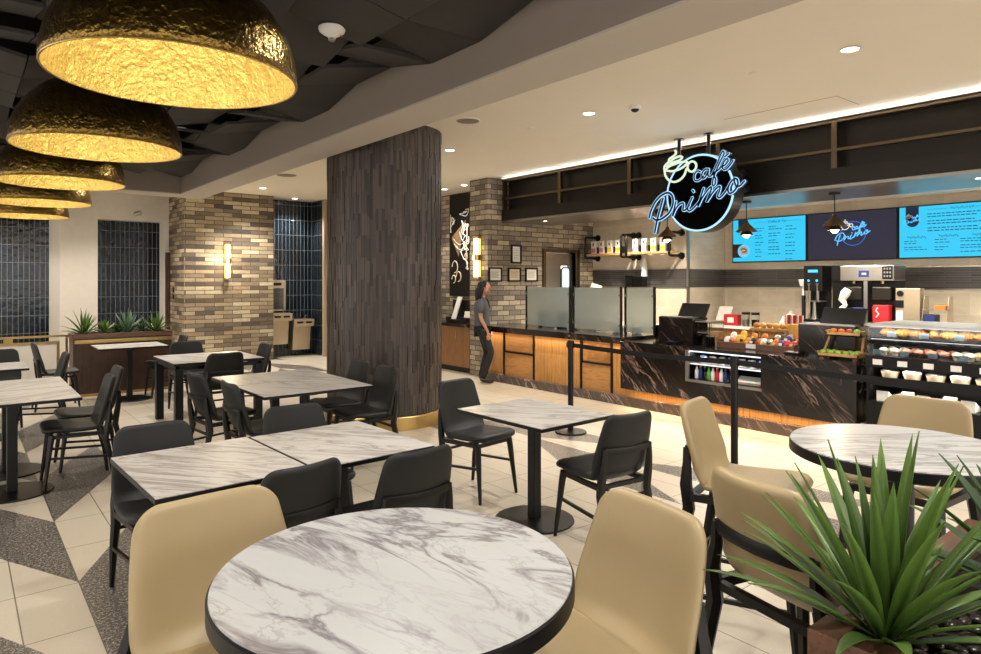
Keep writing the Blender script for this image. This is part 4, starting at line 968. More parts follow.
for a in range(3):
    for b in range(3): mb.box(-.168,-.33+a*.035,.65+b*.05,-.16,-.31+a*.035,.675+b*.05)
MB().box(-.165,-.35,.62,-.158,-.22,.80).build('keypad',M['black'],e); mb.build('keypad_button',M['steel'],e)
MB().box(-.15,-.03,.0,-.02,.02,.60).build('centre_column',M['steel'],e)
MB().box(-.17,-.36,0,-.02,.36,.03).build('drip_tray',M['steel'],e)
for yy in (.18,-.19):
    mb=MB().box(-.12,yy-.12,.33,-.02,yy+.12,.52); mb.build('brew_chamber',M['bronze'],e,bev=.02)
    MB().tube([(-.07,yy,.56),(-.07,yy,.60)],.02,10).build('nozzle',M['brass'],e,smooth=True)
t=thing('steam_towel','white crumpled cloth hanging on the coffee machine','cloth',(9.74,4.12,1.07))
mb=MB().tube([(0,.0,.48),(-.02,.03,.42),(0,.08,.33),(-.02,.03,.26),(-.01,.10,.18),(0,.17,.12)],[.05,.065,.05,.03,.045,.035],12); mb.build('cloth',M['white'],t,smooth=True)
def can(label,loc,m,h,r):
    t=thing('coffee_tin',label,'coffee tin',loc,0,'coffee packs on the coffee machine'); MB().box(-.07,-r,0,.07,r,h).build('tin_body',m,t,bev=.008)
    MB().tube([(-.076,r*.5,h*.3),(-.076,r*.2,h*.5),(-.076,r*.55,h*.7),(-.076,r*.3,h*.85)],.008,6).build('swirl',M['paper'],t,smooth=True)
can('navy blue coffee pack with white swirl in the coffee machine',(9.80,3.98,1.10),M['blue'],.2,.08)
can('red coffee pack with white swirl, left of the beige panel',(9.80,3.70,1.10),M['red'],.24,.10)
t=thing('control_panel','beige metal equipment panel right of the red coffee pack','equipment panel',(9.86,3.42,1.07)); MB().box(-.06,-.17,0,.1,.12,.50).build('panel_body',M['beigemetal'],t,bev=.006); MB().box(-.066,.02,.24,-.06,.12,.34).build('dark_sign',M['black'],t); MB().box(-.066,.03,.05,-.06,.11,.20).build('notice',M['paper'],t)
MB().lathe([(.04,0),(.04,.02)],16).xf(Matrix.Translation((-.06,.06,.43))@Matrix.Rotation(-PI/2,4,'Y')).build('dial',M['black'],t)
t=thing('pan_rack','steel wire rack with cups behind the pastry case','rack',(9.88,3.08,1.07))
for a_ in (-.14,.135): MB().prism([(-.14,0),(.14,0),(.14,.40),(-.02,.40)],a_,a_+.005,'y').build('side_plate',M['beigemetal'],t)
MB().box(-.12,-.14,.02,.12,.14,.03).box(-.12,-.14,.22,.12,.14,.23).build('shelf',M['steel'],t)
MB().box(-.1,-.12,.23,.1,.0,.28).build('orange_box',M['orange'],t); MB().box(-.1,.0,.03,.1,.12,.16).build('carton',M['blue'],t)
t=thing('white_tray','flat white tray on the back counter at the far right','tray',(10.0,2.72,1.07)); MB().box(-.2,-.12,0,.15,.12,.02).build('tray_plate',M['white'],t,bev=.004); MB().box(-.2,-.12,.02,-.185,.12,.035).build('tray_lip',M['steel'],t)
# ================================================================ WALL SHELVES WITH PIPE BRACKETS
for (ya,yb,l) in ((8.80,7.98,'left'),(7.80,6.93,'right')):
    t=thing('pipe_shelf',l+' pale wooden wall shelf hung on black pipe brackets','shelf',(9.6,(ya+yb)/2,2.14),0,'pipe bracket wall shelves')
    MB().box(9.45,yb,2.14,9.74,ya,2.18).build('board',M['crate'],t,bev=.003,**W)
    for yy in (ya+.03,yb-.03):
        q=MB().tube([(9.80,yy,2.50),(9.46,yy,2.50),(9.44,yy,2.48),(9.44,yy,2.12),(9.46,yy,2.10),(9.80,yy,2.10)],.022,10).build('pipe_bracket',M['black'],t,smooth=True,**W)
        mb=MB()
        for zz in (2.50,2.10): mb.tube([(9.785,yy,zz),(9.808,yy,zz)],.06,14).tube([(9.70,yy,zz),(9.74,yy,zz)],.032,10)
        mb.xf(Matrix.Translation(-Vector(t.location))); mb.build('flange',M['black'],q,smooth=True)
    cols=['pink','pink','yellow','yellow'] if l=='left' else ['pink','pink','yellow','yellow']
    for k in range(4):
        y=ya-.11-k*.20; nm_=cols[k]
        b=thing('coffee_pouch','white and '+nm_+' product box on the '+l+' wall shelf, '+ORD[k]+' of four','box',(9.56,y,2.18),0,'product boxes on the wall shelves')
        MB().box(-.05,-.055,0,.05,.055,.24).build('box_body',M['paper'],b,bev=.004); MB().box(-.053,-.05,.02,-.05,.05,.10).build('colour_band',M[nm_],b); MB().box(-.053,-.015,.15,-.05,.015,.2).build('logo_dot',M['walnut'],b)
        j=thing('black_jar','small black jar on the '+l+' wall shelf, '+ORD[k]+' of four','jar',(9.56,y-.10,2.18),0,'black jars on the wall shelves')
        MB().lathe([(.03,0),(.036,.01),(.036,.10)],14).build('jar_body',M['black'],j,smooth=True); MB().lathe([(.038,.10),(.038,.12)],14).build('lid',M['bronze'],j)
t=thing('hanging_cloth','pale cloth hanging under the pipe shelf','cloth',(9.70,7.62,2.07)); MB().tube([(0,0,.0),(-.01,.03,-.1),(0,0,-.22),(0,.01,-.32)],[.03,.07,.05,.06],10).build('cloth',M['white'],t,smooth=True)
t=thing('paper_roll','white paper roll lying on the frosted glass top edge near the swing door','roll',(9.55,8.65,1.50)); MB().tube([(-.05,.08,.06),(.05,-.08,.0)],.07,16).build('roll',M['paper'],t,smooth=True); MB().box(-.02,-.02,-.6,.02,.02,.0).build('stand',M['steel'],t)
# ================================================================ FRAMED NOTICES
for (x,z,w,h,m,l) in ((7.31,1.775,.30,.25,'paper','left of the lower row of three'),(7.75,1.775,.30,.25,'kraft','the cream one in the lower row'),(8.16,1.775,.30,.25,'paper','right of the lower row of three'),(7.79,2.14,.24,.33,'paper','single one above the row of three')):
    t=thing('framed_notice','small black framed notice on the grey brick wall, '+l,'picture frame',(x,8.97,z),0,'framed notices on the brick wall')
    MB().box(-w/2,-.025,-h/2,w/2,0,-h/2+.028).box(-w/2,-.025,h/2-.028,w/2,0,h/2).box(-w/2,-.025,-h/2+.028,-w/2+.028,0,h/2-.028).box(w/2-.028,-.025,-h/2+.028,w/2,0,h/2-.028).build('frame',M['black'],t)
    MB().box(-w/2+.025,-.012,-h/2+.025,w/2-.025,-.002,h/2-.025).build('sheet',M[m],t)
    mb=MB()
    for k in range(7): zz=h/2-.07-k*(h-.12)/7; mb.box(-w/2+.06,-.0135,zz-.003,w/2-.06-(.03 if k%3==2 else 0),-.012,zz+.003)
    mb.build('printed_lines',M['soffit'],t)
# ================================================================ HALL COUNTER + MURAL
t=thing('hall_counter','walnut cabinet counter with dark marble top left of the brick pilaster','counter',(7.5,10.3,0))
MB().box(7.15,9.50,.10,7.98,11.6,.83).build('cabinet',M['oakdark'],t,**W); MB().box(7.20,9.50,0,7.98,11.6,.10).build('kick',M['black'],t,**W); MB().box(7.11,9.485,.83,7.99,11.62,.885).build('worktop',M['darkmarble'],t,**W); MB().box(7.145,9.9,.6,7.15,9.92,.75).build('handle',M['steel'],t,**W)
t=thing('self_order_kiosk','black counter machine with a pale tilted screen on the walnut cabinet','kiosk',(7.45,9.95,.885))
MB().box(-.15,-.22,0,.2,.5,.10).box(.0,-.18,.10,.2,.48,.42).build('body',M['black'],t,bev=.01); MB().obox((-.10,.20,.27),(.02,.14,.44),(0,.35,.0)).build('tilted_screen',M['white'],t,bev=.004); MB().obox((-.05,-.1,.15),(.05,.16,.12),(0,.3,.3)).build('receipt_paper',M['paper'],t); MB().tube([(.1,-.2,.42),(.1,-.26,.5),(.05,-.24,.58),(.0,-.2,.5),(.02,-.2,.3)],.008,6).build('cable',M['white'],t,smooth=True)
t=thing('wall_mural','tall black mural with white chalk scribbles and a tan cone shape','mural',(7.99,10.90,2.5))
MB().box(-.012,-.33,-1.15,.0,.38,.93).build('panel',M['black'],t)
MB().prism([(.30,.05),(-.2,.40),(-.05,.0),(.05,-.35)],-.018,-.013,'x').build('tan_cone',M['conetan'],t)
rs=random.Random(4); mb=MB()
for k in range(9):
    y=rs.uniform(-.22,.25); z=rs.uniform(-.15,.55); P=[(-.018,y,z)]
    for i in range(7): y+=rs.uniform(-.16,.16); z+=rs.uniform(-.16,.16); y=max(-.29,min(.33,y)); P.append((-.018,y,z))
    mb.tube([tuple(p) for p in catmull(P,5)],.007,5)
mb.build('chalk_scribbles',M['paper'],t)
mb=MB()
for cy_,cz,r in ((.18,-.55,.12),(.05,-.75,.1),(.22,-.8,.08),(-.2,-.35,.06)): mb.tube([(-.018,cy_+r*math.cos(a)*.8,cz+r*math.sin(a)) for a in [2*PI*q/18 for q in range(15)]],.012,5)
mb.tube([(-.018,-.25,.3),(-.018,-.2,-.4),(-.018,-.27,-.62)],.014,5)
mb.build('painted_swirls',M['kraft'],t)
# ================================================================ KITCHEN PENDANT LAMPS
kp=thing('kitchen_pendant','','pendant light',(7.92,3.50,2.30),0,'small pendant lamps under the header')
MB().lathe([(.125,0),(.13,.008),(.09,.05),(.05,.085),(.028,.11),(.02,.14)],28,capb=False).build('shade',M['bronzerail'],kp,smooth=True)
MB().lathe([(.085,-.045),(.055,.0),(.05,.03)],24,capb=False).build('glass_collar',M['bronzerail'],kp,smooth=True)
MB().sph((0,0,-.03),(.045,.045,.05),16,10).build('bulb',M['bulb'],kp,smooth=True)
MB().bar((0,0,.14),(0,0,.375),.006,n=8).build('rod',M['black'],kp); MB().lathe([(.06,.37),(.06,.39)],20).build('canopy_plate',M['black'],kp)
kp['label']='small bronze pendant lamp in front of the dark logo screen'
dup(kp,(7.92,4.60,2.30),0,'small bronze pendant lamp in front of the left blue menu screen','small pendant lamps under the header')
dup(kp,(7.92,5.82,2.30),0,'small bronze pendant lamp below left of the neon sign','small pendant lamps under the header')
for y in (3.5,4.6,5.82): light('kitchen_pendant_light','POINT',(7.92,y,2.20),(0,0,0),7,(1,.85,.62),shadow_soft_size=.05)
# small track spot heads near the sign
for y,z,l in ((4.36,2.97,'black accent spotlight on the header to the upper right of the neon sign'),(4.32,2.80,'black accent spotlight on the header just below the word ending of the neon sign'),(5.62,2.60,'black speaker spotlight at the lower left of the neon sign')):
    t=thing('accent_spotlight',l,'spotlight',(7.44,y,z),0,'accent spotlights on the header'); MB().box(-.0,-.05,-.05,.03,.05,.05).build('mount',M['black'],t); MB().tube([(-.0,0,0),(-.14,-.03,-.05)],.05,14).build('lamp_body',M['black'],t,smooth=True); MB().tube([(-.135,-.029,-.048),(-.15,-.032,-.053)],.044,14).build('lamp_face',M['steel'],t,smooth=True)
# ================================================================ STANCHIONS
ys=(5.157,3.18,1.15)
for k,y in enumerate(ys):
    t=thing('stanchion_post',['black stanchion post at the far end of the belt, before the oak counter','black stanchion post in the middle of the belt line, behind the beige stool','black stanchion post beyond the right edge of the photo'][k],'stanchion',(5.28,y,0),0,'queue stanchion posts')
    MB().lathe([(.17,0),(.175,.006),(.17,.018),(.03,.03)],40).build('base',M['black'],t,smooth=True)
    MB().lathe([(.031,.03),(.031,.93)],24).build('pole',M['black'],t,smooth=True)
    MB().lathe([(.038,.93),(.038,1.0),(.03,1.015)],24).build('head',M['black'],t,smooth=True)
    MB().box(-.014,.03,.94,.014,.055,.99).build('belt_clip',M['black'],t)
for k,(a,b) in enumerate(((5.12,3.24),(3.14,1.19))):
    mb=MB(); N=12
    for i in range(N):
        y0=a+(b-a)*i/N; y1=a+(b-a)*(i+1)/N; s0=-.018*math.sin(PI*i/N); s1=-.018*math.sin(PI*(i+1)/N)
        mb.add([(5.279,y0,.94+s0),(5.281,y0,.94+s0),(5.281,y0,.988+s0),(5.279,y0,.988+s0),(5.279,y1,.94+s1),(5.281,y1,.94+s1),(5.281,y1,.988+s1),(5.279,y1,.988+s1)],[(0,1,5,4),(1,2,6,5),(2,3,7,6),(3,0,4,7)])
    tag(mb.build('queue_belt',M['black']),['black retractable belt between the far and middle stanchion posts','black retractable belt running right from the middle stanchion post'][k],'belt','queue belts')
# ================================================================ NEON SIGN
STROKES={'P':[[(-1.467,-0.535),(-1.405,-0.351),(-1.253,-0.115),(-1.052,0.032),(-0.855,0.077),(-0.721,-0.021),(-0.697,-0.227),(-0.808,-0.441),(-1.029,-0.588),(-1.227,-0.622),(-1.343,-0.556)],[(-1.014,-0.056),(-1.078,-0.254),(-1.163,-0.494),(-1.227,-0.718),(-1.283,-0.952)]],'r':[[(-0.605,-0.182),(-0.648,-0.331),(-0.71,-0.55),(-0.624,-0.393),(-0.511,-0.272),(-0.389,-0.235),(-0.37,-0.316),(-0.389,-0.415),(-0.31,-0.421),(-0.195,-0.312)]],'i':[[(-0.111,-0.122),(-0.195,-0.272),(-0.25,-0.385),(-0.195,-0.458),(-0.079,-0.4),(0.043,-0.293),(0.19,-0.15)],[(-0.094,0.062),(-0.066,0.028)]],'m':[[(0.222,0.079),(0.152,-0.107),(0.062,-0.361),(0.177,-0.169),(0.327,0.011),(0.441,0.094),(0.428,-0.019),(0.31,-0.267),(0.449,-0.098),(0.586,0.041),(0.684,0.079),(0.676,-0.019),(0.62,-0.154),(0.684,-0.199),(0.81,-0.096),(0.924,0.06)]],'o':[[(1.08,0.222),(0.977,0.148),(0.907,-0.013),(0.956,-0.124),(1.08,-0.068),(1.17,0.064),(1.153,0.192),(1.071,0.222),(1.121,0.047),(1.221,0.034),(1.341,0.133)]],'c':[[(0.133,0.507),(0.043,0.541),(-0.047,0.443),(-0.028,0.314),(0.088,0.302),(0.222,0.389)]],'a':[[(0.372,0.545),(0.265,0.552),(0.177,0.453),(0.195,0.342),(0.284,0.37),(0.361,0.515),(0.353,0.393),(0.428,0.366),(0.526,0.449)]],'f':[[(0.449,0.381),(0.599,0.631),(0.714,0.872),(0.77,0.941),(0.798,0.86),(0.684,0.676),(0.556,0.426),(0.483,0.225),(0.492,0.115),(0.556,0.158),(0.569,0.272),(0.513,0.413),(0.642,0.492),(0.757,0.59)]],'e':[[(0.684,0.543),(0.81,0.582),(0.907,0.671),(0.881,0.736),(0.798,0.671),(0.757,0.532),(0.832,0.479),(0.947,0.554),(1.046,0.674)],[(0.823,0.795),(0.924,0.857)]],'cup':[[(-0.984,0.708),(-0.949,0.537),(-0.83,0.404),(-0.654,0.346),(-0.483,0.391),(-0.357,0.5),(-0.295,0.654)],[(-0.96,0.686),(-0.721,0.637),(-0.464,0.676),(-0.295,0.77),(-0.306,0.832),(-0.547,0.832),(-0.83,0.778),(-0.96,0.686)],[(-0.212,0.573),(-0.263,0.659),(-0.233,0.772),(-0.12,0.813),(-0.017,0.742),(-0.017,0.627),(-0.109,0.55),(-0.212,0.573)],[(-0.644,1.183),(-0.622,1.088),(-0.721,1.02),(-0.83,0.971),(-0.851,0.9),(-0.973,0.808),(-0.994,0.708)],[(-0.83,0.879),(-0.689,0.96),(-0.505,0.999),(-0.432,0.952),(-0.526,0.892),(-0.721,0.864),(-0.917,0.772)]]}
SR=.468
def stroke_pts(st,n=6): return [(p[0],p[1]) for p in catmull([(a,b,0) for a,b in st],n)]
def ribbon(mb,pts,w,x0,x1,sc,mirror=-1):
    """flat stroke of half width w in the plane facing -X, extruded from x0 to x1"""
    P=[Vector((a*sc,b*sc)) for a,b in pts]; N=len(P); L=[];Rr=[]
    for i in range(N):
        T=P[min(i+1,N-1)]-P[max(i-1,0)]
        if T.length<1e-6: T=Vector((1,0))
        T.normalize(); n=Vector((-T.y,T.x)); L.append(P[i]+n*w); Rr.append(P[i]-n*w)
    for i in range(N-1):
        q=[L[i],Rr[i],Rr[i+1],L[i+1]]
        mb.add([(x0,-a.x,a.y) for a in q]+[(x1,-a.x,a.y) for a in q],[(0,1,2,3),(7,6,5,4),(0,4,5,1),(1,5,6,2),(2,6,7,3),(3,7,4,0)])
    for e in (P[0],P[-1]):
        mb.prism([(-(e.x+w*math.cos(a)),e.y+w*math.sin(a)) for a in [2*PI*k/12 for k in range(12)]],x0+.0002,x1-.0002,'x')
    return mb
sg=thing('neon_sign','round black hanging sign with blue neon ring, coffee cup and cursive café Primo lettering','sign',(6.95,4.66,2.728))
def discx(mb,r,x0,x1,n=64): return mb.prism([(r*math.cos(2*PI*k/n),r*math.sin(2*PI*k/n)) for k in range(n)],x0,x1,'x')
discx(MB(),1.0*SR,.02,.22).build('drum',M['black'],sg,bev=.004)
discx(MB(),.955*SR,.008,.02).build('face',flat('matte_black_face','#020202',.85,spec=.05),sg)
ring=[( .97*SR*math.cos(2*PI*k/80),.97*SR*math.sin(2*PI*k/80)) for k in range(80)]
MB().tube([(.012,a,b) for a,b in ring],.0125,8,closed=True).build('neon_ring',M['neonblue'],sg,smooth=True)
words={'cafe_letter':['c','a','f','e'],'primo_letter':['P','r','i','m','o']}
lw={'c':.0155,'a':.0155,'f':.0155,'e':.0150,'P':.021,'r':.0175,'i':.0175,'m':.0175,'o':.0175}
for nm_,ks in words.items():
    for k in ks:
        hb=MB(); nb=MB(); sb_=MB()
        for s_ in STROKES[k]:
            p=stroke_pts(s_); ribbon(hb,p,lw[k],-.050,-.044,SR); ribbon(nb,p,lw[k]*.60,-.0535,-.0502,SR); ribbon(sb_,p,lw[k]*.85,-.0438,.007,SR)
        o=hb.build('letter',M['neonblue'],sg); o['label']='glowing outlined cursive letter '+{'e':'é'}.get(k,k); nb.build('letter_inlay',M['neoncase'],o); sb_.build('letter_body',M['neoncase'],o)
cb=MB()
for s_ in STROKES['cup']: cb.tube([(-.04,-a*SR,b*SR) for a,b in stroke_pts(s_)],.0135,8)
cb.build('coffee_cup_outline',M['neonwhite'],sg,smooth=True)
cb=MB()
for s_ in STROKES['cup']: ribbon(cb,stroke_pts(s_),.006,-.03,-.0,SR)
cb.build('cup_backing',M['neoncase'],sg)
for dy in (.37,-.05):
    MB().tube([(.14,dy,.38 if dy>.1 else .45),(.14,dy,.715)],.022,10).build('hanging_rod',M['black'],sg,smooth=True)
    MB().lathe([(.06,.708),(.06,.722)],20,(.14,dy,0)).build('ceiling_plate',M['black'],sg)
light('sign_light','AREA',(6.86,4.66,2.73),(0,D(90),0),1.5,(.5,.75,1),shape='DISK',size=.7)
# ================================================================ MENU SCREENS
def menu(label,y0,y1,mat):
    t=thing('menu_screen',label,'menu screen',(10.88,(y0+y1)/2,2.375),0,'menu screens on the back wall')
    h=.385; w=(y0-y1)/2
    MB().box(-.02,-w,-h,.055,w,h).build('frame',M['black'],t,bev=.003)
    MB().box(-.023,-w+.018,-h+.018,-.0205,w-.018,h-.018).build('display',mat,t)
    return t,w,h
def lines(mb_,t,ya,za,n,wd,dz,rs,th=.0075,x=-.0255):
    # rows of fine menu print made of short dashes
    z=za; mb=MB()
    for r in range(n):
        y=ya; end=ya-wd*rs.uniform(.55,1)
        while y>end+.02:
            l=min(rs.uniform(.03,.07),y-end); mb.box(x,y-l,z-th,x+.002,y,z+th); y-=l+.014
        z-=dz*(1.0 if r%2 else .62)
    mb.build('menu_text_column',M['ink'],t)
def cup_logo(t,yc,zc,sc,mats,x=-.026,ring=None):
    for nm_,ks,w,m in (('logo_lettering',['c','a','f','e','P','r','i','m','o'],.0415,mats[0]),('logo_cup',['cup'],.03,mats[1])):
        mb=MB()
        for k in ks:
            for s_ in STROKES[k]: ribbon(mb,[(a,b) for a,b in stroke_pts(s_,5)],w*sc,-.001,.001,sc)
        mb.v=[(v[0]+x,v[1]+yc,v[2]+zc) for v in mb.v]; mb.build(nm_,m,t)
    if ring: MB().tube([(x+.003,yc+sc*math.cos(a),zc+sc*math.sin(a)) for a in [2*PI*k/48 for k in range(48)]],.035*sc,6,closed=True).build('logo_ring',ring,t)
rs=random.Random(2)
m1,w,h=menu('left cyan menu screen headed Coffee & Tea with a latte picture',6.58,5.245,M['screen'])
mb=MB(); lines(mb,m1,w-.44,.20,9,.17,.075,rs,.006); lines(mb,m1,w-.68,.22,9,.24,.072,rs,.006); lines(mb,m1,w-.98,.21,9,.2,.085,rs,.006)
MB().box(-.0255,w-.66,.298,-.0235,w-.40,.302).build('heading_rule',M['ink'],m1); MB().box(-.0255,w-1.25,.298,-.0235,w-1.0,.302).build('heading_rule',M['ink'],m1)
def text(t,s,size,y,z,mat,x=-.026,name='heading'):
    c=bpy.data.curves.new(name,'FONT'); c.body=s; c.size=size; c.extrude=.0008; c.shear=.35; c.align_x='CENTER'
    o=bpy.data.objects.new(name,c); COL.objects.link(o); o.rotation_euler=(PI/2,0,-PI/2)
    bpy.context.view_layer.update(); dg=bpy.context.evaluated_depsgraph_get(); me=bpy.data.meshes.new_from_object(o.evaluated_get(dg))
    bpy.data.objects.remove(o); me.materials.clear(); me.materials.append(mat)
    q=bpy.data.objects.new(name,me); COL.objects.link(q); q.parent=t; q.location=(x,y,z); q.rotation_euler=(PI/2,0,-PI/2); return q
text(m1,'Coffee & Tea',.06,w-.83,.285,M['ink'])
MB().box(-.0262,w-.30,.20,-.0238,w-.12,.366).build('navy_banner',M['ink'],m1)
cup_logo(m1,w-.205,.18,.062,(M['ink'],M['paper']),x=-.0275)
MB().box(-.0262,w-.20,-.30,-.0238,w-.02,-.06).build('photo_background',M['choc'],m1)
discx(MB(),.115,-.0275,-.0265,40).xf(Matrix.Translation((0,w-.225,-.185))).build('cup_photo',M['scrblue'],m1)
discx(MB(),.085,-.0285,-.0277,36).xf(Matrix.Translation((0,w-.225,-.175))).build('latte_photo',M['paper'],m1)
MB().tube([(-.029,w-.225+.05*math.cos(a),-.175+.03*math.sin(a)) for a in [2*PI*k/20 for k in range(18)]],.009,5).build('latte_pattern',M['choc'],m1)
m2,w,h=menu('dark centre menu screen showing the glowing café Primo logo',5.235,3.895,M['screendark'])
cup_logo(m2,-.045,.03,.185,(M['scrblue'],M['scrwhite']),ring=M['neonface'])
m3,w,h=menu('right cyan menu screen with a navy banner logo and long text columns',3.885,2.545,M['screen'])
MB().box(-.0262,w-.27,.17,-.0238,w-.10,.366).build('navy_banner',M['ink'],m3)
discx(MB(),.085,-.0262,-.0238,32).xf(Matrix.Translation((0,w-.19,.16))).build('logo_disc',M['ink'],m3)
cup_logo(m3,w-.19,.175,.082,(M['scrblue'],M['paper']),x=-.0285)
mb=MB(); lines(mb,m3,w-.38,.25,6,.95,.062,rs,.006); lines(mb,m3,w-.08,-.13,4,.30,.055,rs,.005); lines(mb,m3,w-.47,-.12,4,.20,.065,rs,.005); lines(mb,m3,w-.78,-.12,5,.48,.055,rs,.005)
for a,b in ((.38,.62),(.92,1.2)): MB().box(-.0255,w-b,.312,-.0235,w-a,.316).build('heading_rule',M['ink'],m3)
mb=MB()
for ya,z,n in ((w-.66,.315,8),(w-.12,-.075,7),(w-.52,-.07,7),(w-.92,-.07,6)):
    P=[]
    for i in range(n*4): P.append((-(ya-i*.009)/1.0,z+.018*math.sin(i*2.1)+.008*math.sin(i*.9)))
    ribbon(mb,P,.0028,-.026,-.024,1.0)
mb.build('script_heading',M['ink'],m3)
# ================================================================ PERSON
def skin(name,V,E,R,mat,parent,root=0,sub=2,smooth=2,extra=None):
    me=bpy.data.meshes.new(name); me.from_pydata(V,E,[]); o=bpy.data.objects.new(name,me); COL.objects.link(o)
    m=o.modifiers.new('s','SKIN'); m.branch_smoothing=.6; m.use_smooth_shade=True
    for i,r in enumerate(R):
        sv=me.skin_vertices[0].data[i]; sv.radius=(r,r) if not isinstance(r,tuple) else r; sv.use_root=(i==root)
    o.modifiers.new('u','SUBSURF').levels=sub
    bpy.context.view_layer.update(); dg=bpy.context.evaluated_depsgraph_get()
    m2=bpy.data.meshes.new_from_object(o.evaluated_get(dg)); bpy.data.objects.remove(o)
    if extra:
        bm=bmesh.new(); bm.from_mesh(m2); tmp=extra.mesh('x',None); bm.from_mesh(tmp); bm.to_mesh(m2); bm.free()
    m2.materials.clear(); m2.materials.append(mat); m2.polygons.foreach_set('use_smooth',[True]*len(m2.polygons))
    q=bpy.data.objects.new(name,m2); COL.objects.link(q); q.parent=parent; return q
pr=thing('person','woman in grey polo shirt and dark jeans leaning by the brick pilaster, looking right','person',(6.72,8.52,0),D(-38))
class SK:
    def __init__(s): s.V=[];s.E=[];s.R=[]
    def a(s,p,r,par=None):
        s.V.append(p); s.R.append(r); i=len(s.V)-1
        if par is not None: s.E.append((par,i))
        return i
    def chain(s,pts,par):
        for p,r in pts: par=s.a(p,r,par)
        return par
k=SK(); pel=k.a((-.03,0,.93),(.13,.10)); 
ab=k.a((-.045,0,1.08),(.105,.09),pel); chs=k.a((-.05,0,1.24),(.13,.10),ab); nk=k.a((-.04,0,1.38),(.055,.055),chs); hd=k.chain([((-.02,0,1.45),(.045,.045)),((.0,0,1.50),(.05,.05))],nk)
arms={}
for sy,el,wr in ((-1,(-.06,-.215,1.07),(.05,-.20,.86)),(1,(-.02,.215,1.08),(.09,.17,.90))):
    sh=k.chain([((-.05,sy*.12,1.325),(.055,.055)),((-.055,sy*.17,1.30),(.046,.046)),(((-.06+el[0])/2,sy*.195,1.19),(.040,.040)),(el,(.034,.034)),(tuple((a+b)/2 for a,b in zip(el,wr)),(.031,.031)),(wr,(.022,.02))],chs)
    palm=k.a((wr[0]+.012,wr[1],wr[2]-.05),(.026,.015),sh)
    for fi,(dx,ln) in enumerate(((-.022,.05),(-.008,.062),(.008,.066),(.022,.058))):
        k.chain([((wr[0]+.012+dx,wr[1]+.002*fi,wr[2]-.085),.0085),((wr[0]+.018+dx,wr[1]-sy*.004,wr[2]-.085-ln*.5),.008),((wr[0]+.012+dx,wr[1]-sy*.014,wr[2]-.085-ln),.0065)],palm)
    k.chain([((wr[0]+.045,wr[1]-sy*.004,wr[2]-.045),.009),((wr[0]+.055,wr[1]-sy*.008,wr[2]-.08),.0075)],palm)
legs=[(-1,(-.03,-.085,.86),(.11,-.075,.50),(-.03,-.05,.10)),(1,(-.03,.085,.86),(.05,.07,.49),(-.06,.07,.09))]
for sy,hp,kn,an in legs:
    k.chain([(hp,(.085,.08)),(tuple((a+b)/2 for a,b in zip(hp,kn)),(.073,.07)),(kn,(.052,.05)),(tuple(a*.55+b*.45 for a,b in zip(kn,an)),(.052,.05)),(an,(.034,.034)),((an[0]+.05,an[1],.045),(.034,.03)),((an[0]+.13,an[1],.03),(.034,.022))],pel)
hm=MB().sph((.012,0,1.545),(.092,.072,.108),22,16)
hm.sph((.04,0,1.49),(.052,.046,.045),14,10).sph((.103,0,1.535),(.018,.012,.022),10,8).sph((.083,0,1.50),(.012,.022,.008),10,6).sph((.0,-.073,1.535),(.016,.008,.028),10,8).sph((.0,.073,1.535),(.016,.008,.028),10,8)
skin('body',k.V,k.E,k.R,M['skin'],pr,0,2,extra=hm)
# clothing
rings=[(.86,-.025,.132,.165),(.875,-.025,.138,.170),(.97,-.035,.130,.160),(1.08,-.045,.118,.145),(1.2,-.045,.128,.158),(1.29,-.05,.118,.172),(1.34,-.05,.092,.140),(1.375,-.045,.060,.080),(1.40,-.04,.052,.056)]
mb=MB().grid(lambda u,v:(0,0,0),2,2); mb.v=[];mb.f=[]
for z_,cx_,rx,ry in rings:
    for q in range(24): mb.v.append((cx_+rx*math.cos(2*PI*q/24),ry*math.sin(2*PI*q/24),z_))
for i in range(len(rings)-1):
    for q in range(24): mb.f.append((i*24+q,i*24+(q+1)%24,(i+1)*24+(q+1)%24,(i+1)*24+q))
mb.f.append(tuple(reversed(range(24)))); mb.f.append(tuple(range((len(rings)-1)*24,len(rings)*24)))
for sy in (-1,1): mb.tube([(-.05,sy*.10,1.32),(-.055,sy*.165,1.30),(-.058,sy*.19,1.24),(-.06,sy*.205,1.15)],[.05,.058,.056,.060],14)
mb.build('polo_shirt',M['polo'],pr,smooth=2)
k=SK(); pel=k.a((-.03,0,.93),(.138,.118))
for sy,hp,kn,an in legs:
    k.chain([(hp,(.098,.092)),(tuple((a+b)/2 for a,b in zip(hp,kn)),(.084,.08)),(kn,(.063,.06)),(tuple(a*.55+b*.45 for a,b in zip(kn,an)),(.062,.06)),((an[0],an[1],an[2]-.03),(.05,.048))],pel)
skin('jeans',k.V,k.E,k.R,M['denim'],pr,0,2)
for sy,hp,kn,an in legs:
    k=SK(); a0=k.a((an[0]-.02,an[1],.06),(.05,.045)); k.chain([((an[0]+.05,an[1],.052),(.046,.042)),((an[0]+.13,an[1],.042),(.045,.034)),((an[0]+.19,an[1],.034),(.036,.024))],a0)
    s_=skin('shoe',k.V,k.E,k.R,M['shoe'],pr,0,2)
    zmin=min(v.co.z for v in s_.data.vertices)
    for v in s_.data.vertices: v.co.z=max(0.0,v.co.z-max(0,zmin)*0)
hb=MB().sph((-.022,0,1.575),(.092,.080,.100),22,16)
hb.v=[(x_ if not(x_>.045 and z_<1.59) else .045,y_,z_) for x_,y_,z_ in hb.v]
